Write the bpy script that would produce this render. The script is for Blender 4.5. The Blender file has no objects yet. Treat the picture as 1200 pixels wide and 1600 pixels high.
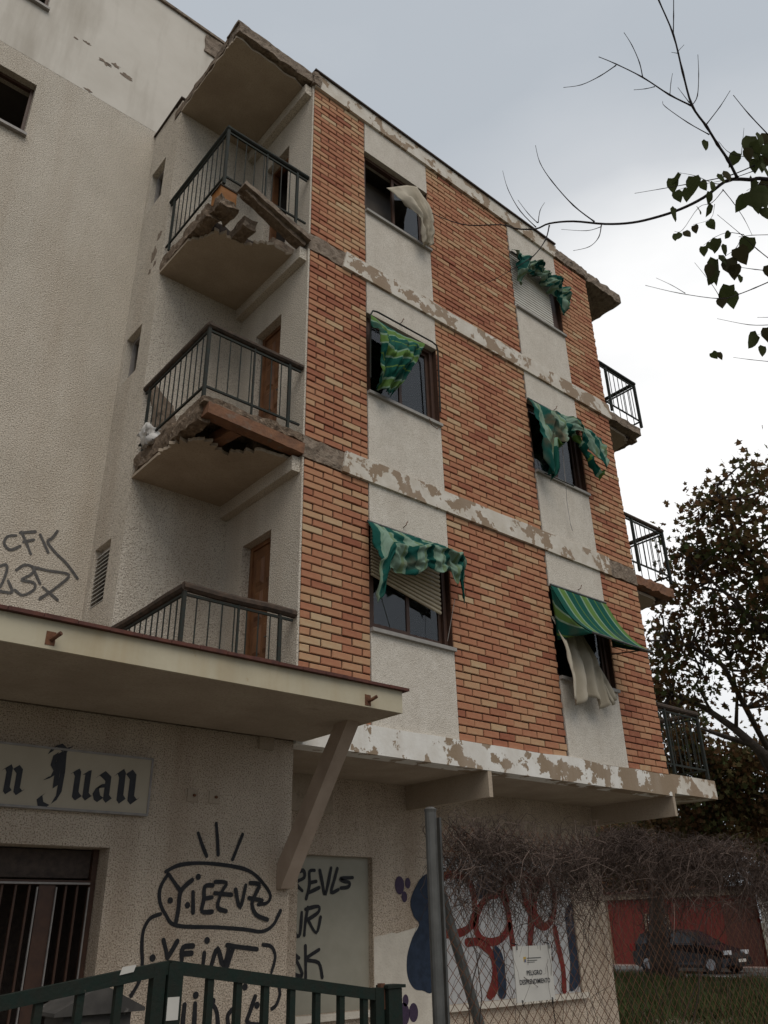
import bpy, math, random
import numpy as np
from mathutils import Vector, Matrix, noise as mn
random.seed(7)
S = bpy.context.scene
COL = S.collection
# ------------------------------------------------------------------ camera
YAW, PITCH, ROLL, FPX = 0.858090774, 0.468258797, -0.0216640022, 1287.919
CAM = Vector((-4.11937921, -6.02629218, 1.6))
FW = Vector((math.cos(PITCH)*math.cos(YAW), math.cos(PITCH)*math.sin(YAW), math.sin(PITCH)))
_r0 = Vector((math.sin(YAW), -math.cos(YAW), 0)); _u0 = _r0.cross(FW)
RT = _r0*math.cos(ROLL)+_u0*math.sin(ROLL); UP = -_r0*math.sin(ROLL)+_u0*math.cos(ROLL)
cam = bpy.data.cameras.new('camera'); camo = bpy.data.objects.new('camera', cam); COL.objects.link(camo)
cam.sensor_fit = 'VERTICAL'; cam.sensor_height = 36; cam.lens = 36*FPX/1600
cam.clip_start = 0.05; cam.clip_end = 2000
camo.matrix_world = Matrix(((RT.x, UP.x, -FW.x, CAM.x), (RT.y, UP.y, -FW.y, CAM.y), (RT.z, UP.z, -FW.z, CAM.z), (0, 0, 0, 1)))
S.camera = camo
S.render.resolution_x, S.render.resolution_y = 768, 1024
# ------------------------------------------------------------------ sky and sun
SUN_AZ, SUN_EL = math.radians(-108), math.radians(54)
SD = Vector((math.cos(SUN_EL)*math.cos(SUN_AZ), math.cos(SUN_EL)*math.sin(SUN_AZ), math.sin(SUN_EL)))
W = bpy.data.worlds.new('World'); S.world = W; W.use_nodes = True
nt = W.node_tree; N = nt.nodes; LK = nt.links
bg = N['Background']
sky = N.new('ShaderNodeTexSky'); sky.sky_type = 'NISHITA'; sky.sun_disc = False
sky.sun_elevation = SUN_EL; sky.sun_rotation = math.pi/2-SUN_AZ
sky.dust_density = 2.5
tc = N.new('ShaderNodeTexCoord')
nrm = N.new('ShaderNodeVectorMath'); nrm.operation = 'NORMALIZE'; LK.new(tc.outputs['Generated'], nrm.inputs[0])
dot = N.new('ShaderNodeVectorMath'); dot.operation = 'DOT_PRODUCT'; LK.new(nrm.outputs[0], dot.inputs[0])
_az, _el = math.radians(25), math.radians(27)      # the thin, bright part of the cloud deck
dot.inputs[1].default_value = (math.cos(_el)*math.cos(_az), math.cos(_el)*math.sin(_az), math.sin(_el))
glow = N.new('ShaderNodeMapRange'); glow.interpolation_type = 'SMOOTHSTEP'
glow.inputs[1].default_value = 0.88; glow.inputs[2].default_value = 1.0; LK.new(dot.outputs['Value'], glow.inputs[0])
mp = N.new('ShaderNodeMapping'); mp.inputs['Scale'].default_value = (1.6, 1.6, 4.2); LK.new(nrm.outputs[0], mp.inputs[0])
cn = N.new('ShaderNodeTexNoise'); cn.inputs['Scale'].default_value = 1.9; cn.inputs['Detail'].default_value = 5; cn.inputs['Roughness'].default_value = 0.5
LK.new(mp.outputs[0], cn.inputs[0])
cm = N.new('ShaderNodeMath'); cm.operation = 'MULTIPLY_ADD'; LK.new(cn.outputs[0], cm.inputs[0]); cm.inputs[1].default_value = 0.6; cm.inputs[2].default_value = -0.27
ad = N.new('ShaderNodeMath'); ad.operation = 'MULTIPLY_ADD'; LK.new(glow.outputs[0], ad.inputs[0]); ad.inputs[1].default_value = 1.0; LK.new(cm.outputs[0], ad.inputs[2])
cr = N.new('ShaderNodeValToRGB'); cr.color_ramp.elements[0].color = (4.8, 5.2, 5.65, 1); cr.color_ramp.elements[1].color = (10.8, 10.75, 10.65, 1)
cr.color_ramp.elements[0].position = 0.05; cr.color_ramp.elements[1].position = 1.0
e = cr.color_ramp.elements.new(0.5); e.color = (6.3, 6.55, 6.85, 1)
LK.new(ad.outputs[0], cr.inputs[0])
mx = N.new('ShaderNodeMix'); mx.data_type = 'RGBA'; mx.inputs[0].default_value = 0.93
LK.new(sky.outputs[0], mx.inputs[6]); LK.new(cr.outputs[0], mx.inputs[7]); LK.new(mx.outputs[2], bg.inputs[0])
bg.inputs[1].default_value = 0.094
sl = bpy.data.lights.new('sun', 'SUN'); sl.energy = 1.5; sl.angle = math.radians(45); sl.color = (1, .93, .83)
so = bpy.data.objects.new('sun', sl); COL.objects.link(so); so.rotation_euler = SD.to_track_quat('Z', 'Y').to_euler(); so.location = (-8, -20, 30)
S.view_settings.view_transform = 'Standard'; S.view_settings.look = 'None'; S.view_settings.gamma = 1; S.view_settings.exposure = 0.15
S.render.engine = 'CYCLES'

# ------------------------------------------------------------------ helpers
def ray(x, y): return RT*((x-600)/FPX)+UP*((800-y)/FPX)+FW
def at(x, y, ax, v):
    """point where the sight line through photo position (x, y) meets the plane ax = v"""
    d = ray(x, y); i = 'XYZ'.index(ax); return CAM+d*((v-CAM[i])/d[i])
def far(x, y, k): return CAM+ray(x, y)*k

def mat(name, c1, c2=None, scale=20, rough=.85, bump=0, bscale=60, bdist=.01, spec=.3, streak=None, specks=None, metal=0, patch=None, detail=4):
    """plain two-tone noise material; streak/patch/specks = (colour, amount, scale): stains, worn patches and grit"""
    m = bpy.data.materials.new(name); m.use_nodes = True
    n = m.node_tree.nodes; l = m.node_tree.links; b = n['Principled BSDF']
    b.inputs['Roughness'].default_value = rough; b.inputs['Metallic'].default_value = metal
    b.inputs['Specular IOR Level'].default_value = spec
    t = n.new('ShaderNodeTexCoord').outputs['Object']
    def ns(sc, vec=t, d=detail, r=.6):
        q = n.new('ShaderNodeTexNoise'); q.inputs['Scale'].default_value = sc; q.inputs['Detail'].default_value = d; q.inputs['Roughness'].default_value = r
        l.new(vec, q.inputs['Vector']); return q.outputs['Fac']
    def ramp(f, a, bb):
        q = n.new('ShaderNodeMapRange'); q.inputs[1].default_value = a; q.inputs[2].default_value = bb; l.new(f, q.inputs[0]); return q.outputs[0]
    def mixc(f, A, B):
        q = n.new('ShaderNodeMix'); q.data_type = 'RGBA'
        if isinstance(f, float): q.inputs[0].default_value = f
        else: l.new(f, q.inputs[0])
        for i, v in ((6, A), (7, B)):
            if isinstance(v, tuple): q.inputs[i].default_value = (*v, 1)
            else: l.new(v, q.inputs[i])
        return q.outputs[2]
    def mul(f, k):
        q = n.new('ShaderNodeMath'); q.operation = 'MULTIPLY'; l.new(f, q.inputs[0]); q.inputs[1].default_value = k; return q.outputs[0]
    c = mixc(ramp(ns(scale), .35, .65), c1, c2 or tuple(v*.8 for v in c1))
    if patch:
        col, lo, sc = patch[:3]; f = ns(sc, d=8, r=.62)
        if len(patch) > 4:            # worn away more towards one end of the wall
            sx = n.new('ShaderNodeSeparateXYZ'); l.new(t, sx.inputs[0]); q = n.new('ShaderNodeMath'); q.operation = 'MULTIPLY_ADD'
            l.new(sx.outputs[0], q.inputs[0]); q.inputs[1].default_value = patch[4]; l.new(f, q.inputs[2]); f = q.outputs[0]
        c = mixc(ramp(f, lo, lo+(patch[3] if len(patch) > 3 else .02)), c, col)
    if streak:
        col, k, sc = streak
        mm = n.new('ShaderNodeMapping'); mm.inputs['Scale'].default_value = (1, 1, .12); l.new(t, mm.inputs[0])
        c = mixc(mul(ramp(ns(sc, mm.outputs[0], 5), .45, .75), k), c, col)
    if specks:
        col, k, sc = specks
        c = mixc(mul(ramp(ns(sc, d=2), .52, .62), k), c, col)
    l.new(c, b.inputs['Base Color'])
    if bump:
        q = n.new('ShaderNodeBump'); q.inputs['Strength'].default_value = bump; q.inputs['Distance'].default_value = bdist
        l.new(ns(bscale, d=3), q.inputs['Height']); l.new(q.outputs[0], b.inputs['Normal'])
    return m

def tone_mat(name, stops, attr='tone', rough=.9, mottle=.25, mscale=18, bump=.4, const=False, mult=1.0, dirt=None, spec=.2, trans=0):
    m = bpy.data.materials.new(name); m.use_nodes = True
    n = m.node_tree.nodes; l = m.node_tree.links; b = n['Principled BSDF']
    b.inputs['Roughness'].default_value = rough; b.inputs['Specular IOR Level'].default_value = spec
    a = n.new('ShaderNodeAttribute'); a.attribute_name = attr
    f = a.outputs['Fac']
    t = n.new('ShaderNodeTexCoord').outputs['Object']
    if mult != 1.0:
        q = n.new('ShaderNodeMath'); q.operation = 'MULTIPLY'; l.new(f, q.inputs[0]); q.inputs[1].default_value = mult
        q2 = n.new('ShaderNodeMath'); q2.operation = 'FRACT'; l.new(q.outputs[0], q2.inputs[0]); f = q2.outputs[0]
    q = n.new('ShaderNodeTexNoise'); q.inputs['Scale'].default_value = mscale; q.inputs['Detail'].default_value = 5; l.new(t, q.inputs['Vector'])
    if mottle:
        s = n.new('ShaderNodeMath'); s.operation = 'MULTIPLY_ADD'; l.new(q.outputs['Fac'], s.inputs[0]); s.inputs[1].default_value = mottle; s.inputs[2].default_value = -mottle/2
        z = n.new('ShaderNodeMath'); z.operation = 'ADD'; l.new(f, z.inputs[0]); l.new(s.outputs[0], z.inputs[1]); f = z.outputs[0]
    cr = n.new('ShaderNodeValToRGB'); cr.color_ramp.interpolation = 'CONSTANT' if const else 'LINEAR'
    els = cr.color_ramp.elements
    while len(els) < len(stops): els.new(.5)
    for el, (p, c) in zip(els, stops): el.position = p; el.color = (*c, 1)
    l.new(f, cr.inputs[0]); c = cr.outputs[0]
    if dirt:
        col, lo, hi, sc = dirt
        d = n.new('ShaderNodeTexNoise'); d.inputs['Scale'].default_value = sc; d.inputs['Detail'].default_value = 4; l.new(t, d.inputs['Vector'])
        r = n.new('ShaderNodeMapRange'); r.inputs[1].default_value = lo; r.inputs[2].default_value = hi; l.new(d.outputs['Fac'], r.inputs[0])
        k = n.new('ShaderNodeMix'); k.data_type = 'RGBA'; l.new(r.outputs[0], k.inputs[0]); l.new(c, k.inputs[6]); k.inputs[7].default_value = (*col, 1); c = k.outputs[2]
    l.new(c, b.inputs['Base Color'])
    if bump:
        bp = n.new('ShaderNodeBump'); bp.inputs['Strength'].default_value = bump; bp.inputs['Distance'].default_value = .004
        l.new(q.outputs['Fac'], bp.inputs['Height']); l.new(bp.outputs[0], b.inputs['Normal'])
    if trans:
        tr = n.new('ShaderNodeBsdfTranslucent'); l.new(c, tr.inputs[0])
        ms = n.new('ShaderNodeMixShader'); ms.inputs[0].default_value = trans
        l.new(b.outputs[0], ms.inputs[1]); l.new(tr.outputs[0], ms.inputs[2]); l.new(ms.outputs[0], n['Material Output'].inputs[0])
    return m

def glass_mat(name, tint=(.8, .85, .9)):
    m = bpy.data.materials.new(name); m.use_nodes = True
    n = m.node_tree.nodes; l = m.node_tree.links; n.remove(n['Principled BSDF'])
    g = n.new('ShaderNodeBsdfGlossy'); g.inputs['Roughness'].default_value = .06
    t = n.new('ShaderNodeBsdfTransparent'); t.inputs[0].default_value = (*tint, 1)
    f = n.new('ShaderNodeFresnel'); f.inputs[0].default_value = 1.5
    a = n.new('ShaderNodeMath'); a.operation = 'MULTIPLY_ADD'; l.new(f.outputs[0], a.inputs[0]); a.inputs[1].default_value = 1.2; a.inputs[2].default_value = .03
    s = n.new('ShaderNodeMixShader'); l.new(a.outputs[0], s.inputs[0]); l.new(t.outputs[0], s.inputs[1]); l.new(g.outputs[0], s.inputs[2]); l.new(s.outputs[0], n['Material Output'].inputs[0])
    return m

class MB:
    def __init__(s): s.v = []; s.f = []; s.t = []
    def add(s, vs, fs, t=0.0):
        o = len(s.v); s.v += [tuple(p) for p in vs]; s.f += [tuple(i+o for i in q) for q in fs]
        s.t += list(t) if isinstance(t, (list, tuple)) else [t]*len(vs); return s
    def box(s, x0, x1, y0, y1, z0, z1, t=0.0):
        return s.add([(x0, y0, z0), (x1, y0, z0), (x1, y1, z0), (x0, y1, z0), (x0, y0, z1), (x1, y0, z1), (x1, y1, z1), (x0, y1, z1)],
                     [(0, 3, 2, 1), (4, 5, 6, 7), (0, 1, 5, 4), (1, 2, 6, 5), (2, 3, 7, 6), (3, 0, 4, 7)], t)
    def tube(s, pts, r, n=6, t=0.0, cap=True):
        pts = [Vector(p) for p in pts]; rs = r if isinstance(r, (list, tuple)) else [r]*len(pts)
        vs = []; fs = []; pu = None
        for i, p in enumerate(pts):
            d = (pts[min(i+1, len(pts)-1)]-pts[max(i-1, 0)])
            d = d.normalized() if d.length > 1e-9 else Vector((0, 0, 1))
            if pu is None: pu = d.orthogonal().normalized()
            a = pu-d*pu.dot(d); a = a.normalized() if a.length > 1e-6 else d.orthogonal().normalized(); pu = a; b = d.cross(a)
            for k in range(n):
                w = 2*math.pi*(k+.5)/n; vs.append(p+(a*math.cos(w)+b*math.sin(w))*rs[i])
        for i in range(len(pts)-1):
            for k in range(n): fs.append((i*n+k, i*n+(k+1) % n, (i+1)*n+(k+1) % n, (i+1)*n+k))
        if cap and n > 2: fs.append(tuple(reversed(range(n)))); fs.append(tuple(range((len(pts)-1)*n, len(pts)*n)))
        return s.add(vs, fs, t)
    def bar(s, a, b, w, h, up=(0, 0, 1), t=0.0):
        """square bar from a to b"""
        a = Vector(a); b = Vector(b); d = (b-a).normalized(); up = Vector(up)
        if abs(d.dot(up)) > .95: up = Vector((0, 1, 0))
        x = d.cross(up).normalized(); y = x.cross(d)
        vs = [q+x*(sx*w/2)+y*(sy*h/2) for q in (a, b) for sx, sy in ((-1, -1), (1, -1), (1, 1), (-1, 1))]
        return s.add(vs, [(3, 2, 1, 0), (4, 5, 6, 7), (0, 1, 5, 4), (1, 2, 6, 5), (2, 3, 7, 6), (3, 0, 4, 7)], t)
    def prism(s, poly, ax, a, b, t=0.0):
        """poly of 2D points extruded along ax from a to b (other two axes in cyclic order of X,Y,Z without ax)"""
        n = len(poly); mk = {'X': lambda p, h: (h, p[0], p[1]), 'Y': lambda p, h: (p[0], h, p[1]), 'Z': lambda p, h: (p[0], p[1], h)}[ax]
        vs = [mk(p, a) for p in poly]+[mk(p, b) for p in poly]
        return s.add(vs, [tuple(range(n)), tuple(reversed(range(n, 2*n)))]+[(i, (i+1) % n+0, (i+1) % n+n, i+n) for i in range(n)], t)
    def mesh(s, name, m, smooth=False, attr='tone'):
        me = bpy.data.meshes.new(name); me.from_pydata(s.v, [], s.f)
        if any(s.t):
            at_ = me.attributes.new(attr, 'FLOAT', 'POINT'); at_.data.foreach_set('value', s.t)
        if m: me.materials.append(m)
        if smooth: me.polygons.foreach_set('use_smooth', [True]*len(me.polygons))
        me.validate(); me.update(); fix_normals(me); return me
    def build(s, name, m, parent=None, smooth=False):
        return link(name, s.mesh(name, m, smooth), parent)
import bmesh
def fix_normals(me):
    if len(me.polygons) > 40000: return
    b = bmesh.new(); b.from_mesh(me); bmesh.ops.recalc_face_normals(b, faces=b.faces); b.to_mesh(me); b.free()
def wloc(o):
    p = Vector((0, 0, 0))
    while o: p += o.location; o = o.parent
    return p
def link(name, me, parent=None, loc=(0, 0, 0)):
    o = bpy.data.objects.new(name, me); COL.objects.link(o)
    o.location = loc
    if parent: o.parent = parent; o.location = Vector(loc)-wloc(parent)
    return o
def thing(name, loc, label, cat, group=None):
    o = bpy.data.objects.new(name, None); COL.objects.link(o); o.location = loc; o.empty_display_size = .2
    return tag(o, label, cat, group)
def tag(o, label=None, cat=None, group=None, kind=None):
    if label: o['label'] = label
    if cat: o['category'] = cat
    if group: o['group'] = group
    if kind: o['kind'] = kind
    return o
def B(name, m, parent, *boxes):
    b = MB()
    for q in boxes: b.box(*q)
    return b.build(name, m, parent)
def rough_box(x0, x1, y0, y1, z0, z1, amp=.02, cell=.05, sc=9, seed=0, keep_top=False):
    """box cut into small cells whose skin is pushed about by noise: broken concrete, rubble"""
    b = MB(); nx, ny, nz = [max(1, min(40, int(round(abs(q)/cell)))) for q in (x1-x0, y1-y0, z1-z0)]
    idx = {}
    def vid(i, j, k):
        if (i, j, k) not in idx:
            p = Vector((x0+(x1-x0)*i/nx, y0+(y1-y0)*j/ny, z0+(z1-z0)*k/nz))
            d = mn.noise_vector(p*sc+Vector((seed, 0, 0)))*amp+mn.noise_vector(p*sc*3+Vector((0, seed, 0)))*amp*.5
            if keep_top and k == nz: d.z = min(d.z, 0)*.2
            idx[(i, j, k)] = len(b.v); b.v.append(tuple(p+d)); b.t.append(0.0)
        return idx[(i, j, k)]
    for i in range(nx):
        for j in range(ny):
            for k in (0, nz): b.f.append((vid(i, j, k), vid(i+1, j, k), vid(i+1, j+1, k), vid(i, j+1, k)))
    for i in range(nx):
        for k in range(nz):
            for j in (0, ny): b.f.append((vid(i, j, k), vid(i+1, j, k), vid(i+1, j, k+1), vid(i, j, k+1)))
    for j in range(ny):
        for k in range(nz):
            for i in (0, nx): b.f.append((vid(i, j, k), vid(i, j+1, k), vid(i, j+1, k+1), vid(i, j, k+1)))
    return b
def jag(p, q, n, amp, sd):
    """polyline p->q (2D) with ragged sideways offsets, end point left out"""
    p = Vector(p); q = Vector(q); d = (q-p); nn = Vector((-d.y, d.x)).normalized(); o = []
    for i in range(n):
        f = i/n; o.append(tuple(p+d*f+nn*(amp*mn.noise(Vector((f*7+sd, sd, 0)))*1.6 if i else 0)))
    return o

# ------------------------------------------------------------------ materials
M = {}
M['brick'] = tone_mat('brick', [(0, (.27, .1, .06)), (.35, (.37, .165, .095)), (.62, (.41, .22, .125)), (.85, (.43, .275, .16)), (1, (.45, .325, .2))], mottle=.6, mscale=14, bump=.5)
M['mortar'] = mat('mortar', (.085, .042, .026), (.065, .032, .02), 40, bump=.3)
M['pebble'] = mat('pebbledash_white', (.62, .57, .5), (.55, .5, .43), 6, bump=.8, bscale=90, bdist=.012, specks=((.3, .26, .21), .5, 95), streak=((.4, .34, .28), .35, 2.5))
M['rough'] = mat('rough_cream_render', (.66, .55, .435), (.58, .475, .37), 2.2, bump=1, bscale=70, bdist=.03, specks=((.2, .145, .1), .85, 95), streak=((.28, .18, .11), .5, 2.6))
M['roughw'] = mat('rough_white_render', (.67, .605, .515), (.6, .54, .455), 1.4, bump=1, bscale=60, bdist=.03, specks=((.22, .175, .13), .8, 80), streak=((.37, .27, .18), .45, 1.3))
M['smooth'] = mat('smooth_stained_render', (.6, .56, .5), (.53, .49, .43), 1.2, bump=.15, bscale=12, streak=((.27, .23, .18), .75, 2.0), patch=((.2, .155, .12), .69, 2.6))
M['conc'] = mat('broken_concrete', (.24, .19, .145), (.15, .11, .08), 14, bump=.9, bscale=40, bdist=.02, patch=((.1, .075, .055), .55, 9, .1))
M['rubble'] = mat('rubble', (.2, .145, .1), (.1, .07, .048), 22, bump=1, bscale=55, bdist=.02, patch=((.27, .21, .16), .58, 14, .05))
M['dark'] = mat('void_shade_and_dark_trim', (.07, .05, .04), (.04, .03, .025), 20, bump=.6)  # dark colour paints in the shade of hollows and openings; also dark trim
M['peel'] = mat('peeling_white_paint', (.68, .66, .62), (.6, .57, .52), 5, bump=.3, bscale=25, patch=((.25, .185, .125), .59, 3.4, .012, .026), streak=((.42, .36, .3), .4, 3))
M['peelmore'] = mat('peeled_band', (.6, .56, .5), (.5, .45, .38), 5, bump=.4, bscale=25, patch=((.26, .19, .13), .53, 3.2, .012, .006), streak=((.36, .3, .24), .4, 3))
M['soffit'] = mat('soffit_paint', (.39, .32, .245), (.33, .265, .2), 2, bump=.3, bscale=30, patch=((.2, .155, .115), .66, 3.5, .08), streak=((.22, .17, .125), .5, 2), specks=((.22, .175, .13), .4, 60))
M['fascia'] = mat('canopy_fascia_paint', (.47, .42, .31), (.41, .36, .26), 3, bump=.12, bscale=20, patch=((.3, .18, .07), .68, 4, .08), streak=((.34, .24, .12), .5, 4))
M['tile'] = mat('red_coping_tile', (.12, .045, .032), (.07, .03, .025), 12, bump=.3)
M['strut'] = mat('strut_paint', (.4, .31, .24), (.33, .25, .19), 4, bump=.15, streak=((.2, .15, .11), .4, 4))
M['door'] = mat('varnished_wood', (.19, .085, .035), (.12, .05, .022), 6, rough=.5, bump=.15, bscale=30, streak=((.06, .03, .015), .6, 9))
M['rail'] = mat('dark_green_iron', (.022, .031, .028), (.03, .026, .021), 30, rough=.7, spec=.15, bump=.15, bscale=90)
M['railwood'] = mat('weathered_handrail', (.075, .05, .035), (.035, .026, .02), 18, bump=.5, bscale=30)
M['frame'] = mat('brown_frame', (.07, .035, .022), (.05, .026, .018), 14, rough=.5)
M['alu'] = mat('grey_frame', (.28, .26, .24), (.22, .2, .19), 14, rough=.5)
M['shutter'] = mat('cream_shutter', (.52, .44, .31), (.46, .38, .27), 8, rough=.6, streak=((.3, .22, .13), .4, 5))
M['shutterw'] = mat('white_shutter', (.62, .6, .55), (.56, .53, .48), 8, rough=.6)
M['glass'] = glass_mat('window_glass')
M['room'] = mat('darkened_room_colour', (.16, .14, .12), (.12, .1, .09), 2)  # wall colour darkened so that the rooms read as unlit
M['net'] = mat('net_curtain', (.5, .49, .46), (.42, .41, .39), 5)
M['curtain'] = tone_mat('cream_curtain', [(0, (.4, .35, .27)), (1, (.52, .47, .38))], mottle=.6, mscale=4, bump=.2, trans=.25, dirt=((.22, .18, .13), .58, .75, 2.5))
T1, MI, G1 = (.004, .075, .055), (.19, .3, .21), (.1, .19, .045)
M['stripe'] = tone_mat('green_striped_canvas', [(0, T1), (.3, MI), (.37, G1), (.6, MI), (.66, T1), (.95, G1)], mottle=0, mscale=60, const=True, mult=2.6, dirt=((.06, .07, .045), .56, .8, 3), trans=.2, bump=.15)
M['stripefade'] = tone_mat('faded_striped_canvas', [(0, (.006, .075, .06)), (.38, (.17, .27, .2)), (.5, (.21, .31, .24)), (.78, (.15, .22, .12)), (.9, (.17, .27, .2))], mottle=0, mscale=60, const=True, mult=5, dirt=((.12, .085, .05), .55, .72, 2.2), trans=.2, bump=.15)
M['black'] = mat('black_spray_paint', (.007, .007, .009), (.016, .015, .016), 40, rough=.6)
M['greyspray'] = mat('faded_black_spray', (.06, .057, .055), (.1, .095, .09), 50, rough=.7)
M['purple'] = mat('purple_spray_paint', (.05, .03, .06), (.035, .022, .045), 40, rough=.7)
M['redp'] = mat('red_spray_paint', (.17, .018, .013), (.11, .012, .01), 12, rough=.7)
M['navy'] = mat('navy_spray_paint', (.018, .03, .055), (.01, .017, .032), 14, rough=.7)
M['whitep'] = mat('white_graffiti_fill', (.46, .455, .45), (.37, .365, .365), 5, rough=.8, streak=((.3, .3, .3), .4, 3))
M['wash'] = mat('whitewash', (.58, .53, .45), (.5, .45, .38), 6, bump=.6, bscale=50, bdist=.012)
M['board'] = mat('sign_board', (.4, .345, .265), (.36, .31, .235), 3, rough=.6, bump=.05)
M['galv'] = mat('galvanised_steel', (.13, .13, .125), (.09, .09, .087), 10, rough=.5, metal=.5, streak=((.1, .08, .06), .4, 6))
M['iron'] = mat('rusted_steel', (.16, .07, .035), (.08, .035, .02), 20, bump=.4)
M['gate'] = mat('dark_green_gate_paint', (.008, .017, .013), (.013, .016, .012), 25, rough=.65, spec=.2, bump=.2, bscale=60, patch=((.06, .055, .045), .66, 14, .04))
M['vine'] = tone_mat('dry_vine', [(0, (.035, .023, .019)), (.6, (.075, .053, .044)), (1, (.17, .125, .105))], mottle=.2, bump=0)
M['paper'] = mat('white_notice', (.5, .48, .44), (.45, .43, .4), 5, rough=.6)
M['ink'] = mat('dark_ink', (.03, .03, .035), rough=.6)
M['bark'] = mat('bark', (.085, .065, .05), (.045, .035, .028), 9, bump=.8, bscale=25, bdist=.03)
M['twig'] = mat('twig_bark', (.03, .022, .022), (.02, .015, .015), 20, bump=.2)
M['leaf'] = tone_mat('autumn_leaf', [(0, (.07, .032, .017)), (.35, (.115, .06, .025)), (.65, (.08, .07, .027)), (1, (.05, .075, .024))], mottle=.3, mscale=3, bump=0, trans=.3)
M['leafnear'] = tone_mat('withering_leaf', [(0, (.055, .038, .02)), (.3, (.05, .05, .02)), (.7, (.06, .078, .026)), (1, (.1, .09, .032))], mottle=.5, mscale=30, bump=.2, trans=.35)
M['grass'] = tone_mat('grass', [(0, (.03, .042, .012)), (.6, (.05, .062, .02)), (1, (.1, .09, .04))], mottle=.3, mscale=3, bump=0)
M['soil'] = mat('soil', (.12, .095, .065), (.07, .065, .035), 1.2, bump=.5, bscale=14, patch=((.06, .075, .025), .5, .7, .15))
M['asphalt'] = mat('asphalt', (.055, .053, .052), (.045, .044, .043), 6, bump=.3, bscale=120)
M['pave'] = mat('pink_paving', (.26, .17, .14), (.21, .15, .13), 5, bump=.2)
M['kerb'] = mat('kerb_concrete', (.32, .3, .28), (.25, .24, .22), 6, bump=.3)
M['redwall'] = mat('dark_red_paint', (.2, .034, .026), (.16, .028, .022), 2, bump=.15, streak=((.1, .02, .018), .4, 2))
M['orange'] = mat('orange_render', (.45, .2, .09), (.38, .17, .08), 2)
M['car'] = mat('black_car_paint', (.008, .008, .01), (.008, .008, .01), 2, rough=.25, spec=.35)
M['carglass'] = mat('car_glass', (.015, .017, .02), (.015, .017, .02), 2, rough=.1, spec=.4)
M['rubber'] = mat('rubber', (.015, .015, .015), rough=.9)
M['chrome'] = mat('alloy', (.35, .35, .36), rough=.3, metal=.8)
M['lampred'] = mat('tail_lamp', (.25, .01, .01), rough=.2)
M['lampclear'] = mat('head_lamp', (.55, .56, .58), rough=.15)
M['crate'] = mat('orange_wood', (.36, .15, .035), (.28, .11, .03), 9, rough=.6)
M['rag'] = mat('white_rag', (.6, .58, .55), (.5, .48, .46), 9, bump=.4)
M['joist'] = mat('terracotta_joist', (.2, .095, .05), (.14, .07, .042), 10, bump=.7, bscale=40, patch=((.16, .11, .08), .58, 8, .06))
M['tin'] = mat('weathered_tin', (.07, .064, .058), (.04, .037, .034), 8, rough=.7, patch=((.26, .24, .22), .58, 6, .08))
M['gold'] = mat('crest_gold', (.45, .3, .05), rough=.6)
M['blue'] = mat('crest_blue', (.06, .1, .25), rough=.6)

# ------------------------------------------------------------------ ground
def ground():
    b = MB()
    b.add([(-150, -150, 0), (900, -150, 0), (900, 900, 0), (-150, 900, 0)], [(0, 1, 2, 3)])
    tag(b.build('ground', M['soil']), kind='structure')
    tag(B('road', M['asphalt'], None, (22.3, 27.0, -120, 200, .0, .006)), kind='structure')
    tag(B('pavement', M['pave'], None, (27.16, 29.5, -120, 200, 0, .13)), kind='structure')
    tag(B('kerb', M['kerb'], None, (27.0, 27.16, -120, 200, 0, .135)), kind='structure')
    tag(B('kerb', M['kerb'], None, (22.1, 22.3, -120, 200, 0, .12)), kind='structure')
    tag(B('yard_paving', M['kerb'], None, (-9, 6.2, -2.5, 1.2, 0, .05)), kind='structure')
ground()

# ------------------------------------------------------------------ apartment building
FX = [0, .88, 2.04, 3.82, 4.98, 5.87]
LB = [3.04, 5.92, 8.77, 11.66]          # band undersides
BH = .265
WIN = [(4.27, 5.44), (7.12, 8.28), (9.99, 11.1)]
XB, YB = -1.17, 1.46                     # balcony notch
YL = 2.3                                 # plane of the white neighbour
DEEP = 7.5
apt = thing('apartment_building', (0, 0, 0), 'derelict four storey apartment block with brick front, white window panels and crumbling balconies', 'building')

# brick bed and bricks
ZON = [(LB[i]+BH if i else LB[0]+BH, LB[i+1]) for i in range(3)]
STR = [(FX[0]+.025, FX[1]), (FX[2], FX[3]), (FX[4], FX[5])]
for (x0, x1) in STR:
    B('mortar_bed', M['mortar'], apt, (x0+.001, x1-.001, .016, .2, LB[0]+.02, LB[3]+.1))
def brick_geo(w, h, jy, tn, rng):
    c = .006; d = .10
    a = [rng.uniform(-.0025, .0025) for _ in range(8)]
    x0, x1, z0, z1 = -w/2, w/2, -h/2, h/2
    vs = [(x0+a[0], jy+c, z0+a[1]), (x1+a[2], jy+c, z0+a[3]), (x1+a[4], jy+c, z1+a[5]), (x0+a[6], jy+c, z1+a[7]),
          (x0+c, jy, z0+c), (x1-c, jy, z0+c), (x1-c, jy, z1-c), (x0+c, jy, z1-c),
          (x0, jy+d, z0), (x1, jy+d, z0), (x1, jy+d, z1), (x0, jy+d, z1)]
    fs = [(4, 5, 6, 7), (0, 1, 5, 4), (1, 2, 6, 5), (2, 3, 7, 6), (3, 0, 4, 7), (8, 9, 1, 0), (9, 10, 2, 1), (10, 11, 3, 2), (11, 8, 0, 3)]
    return vs, fs, tn
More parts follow.
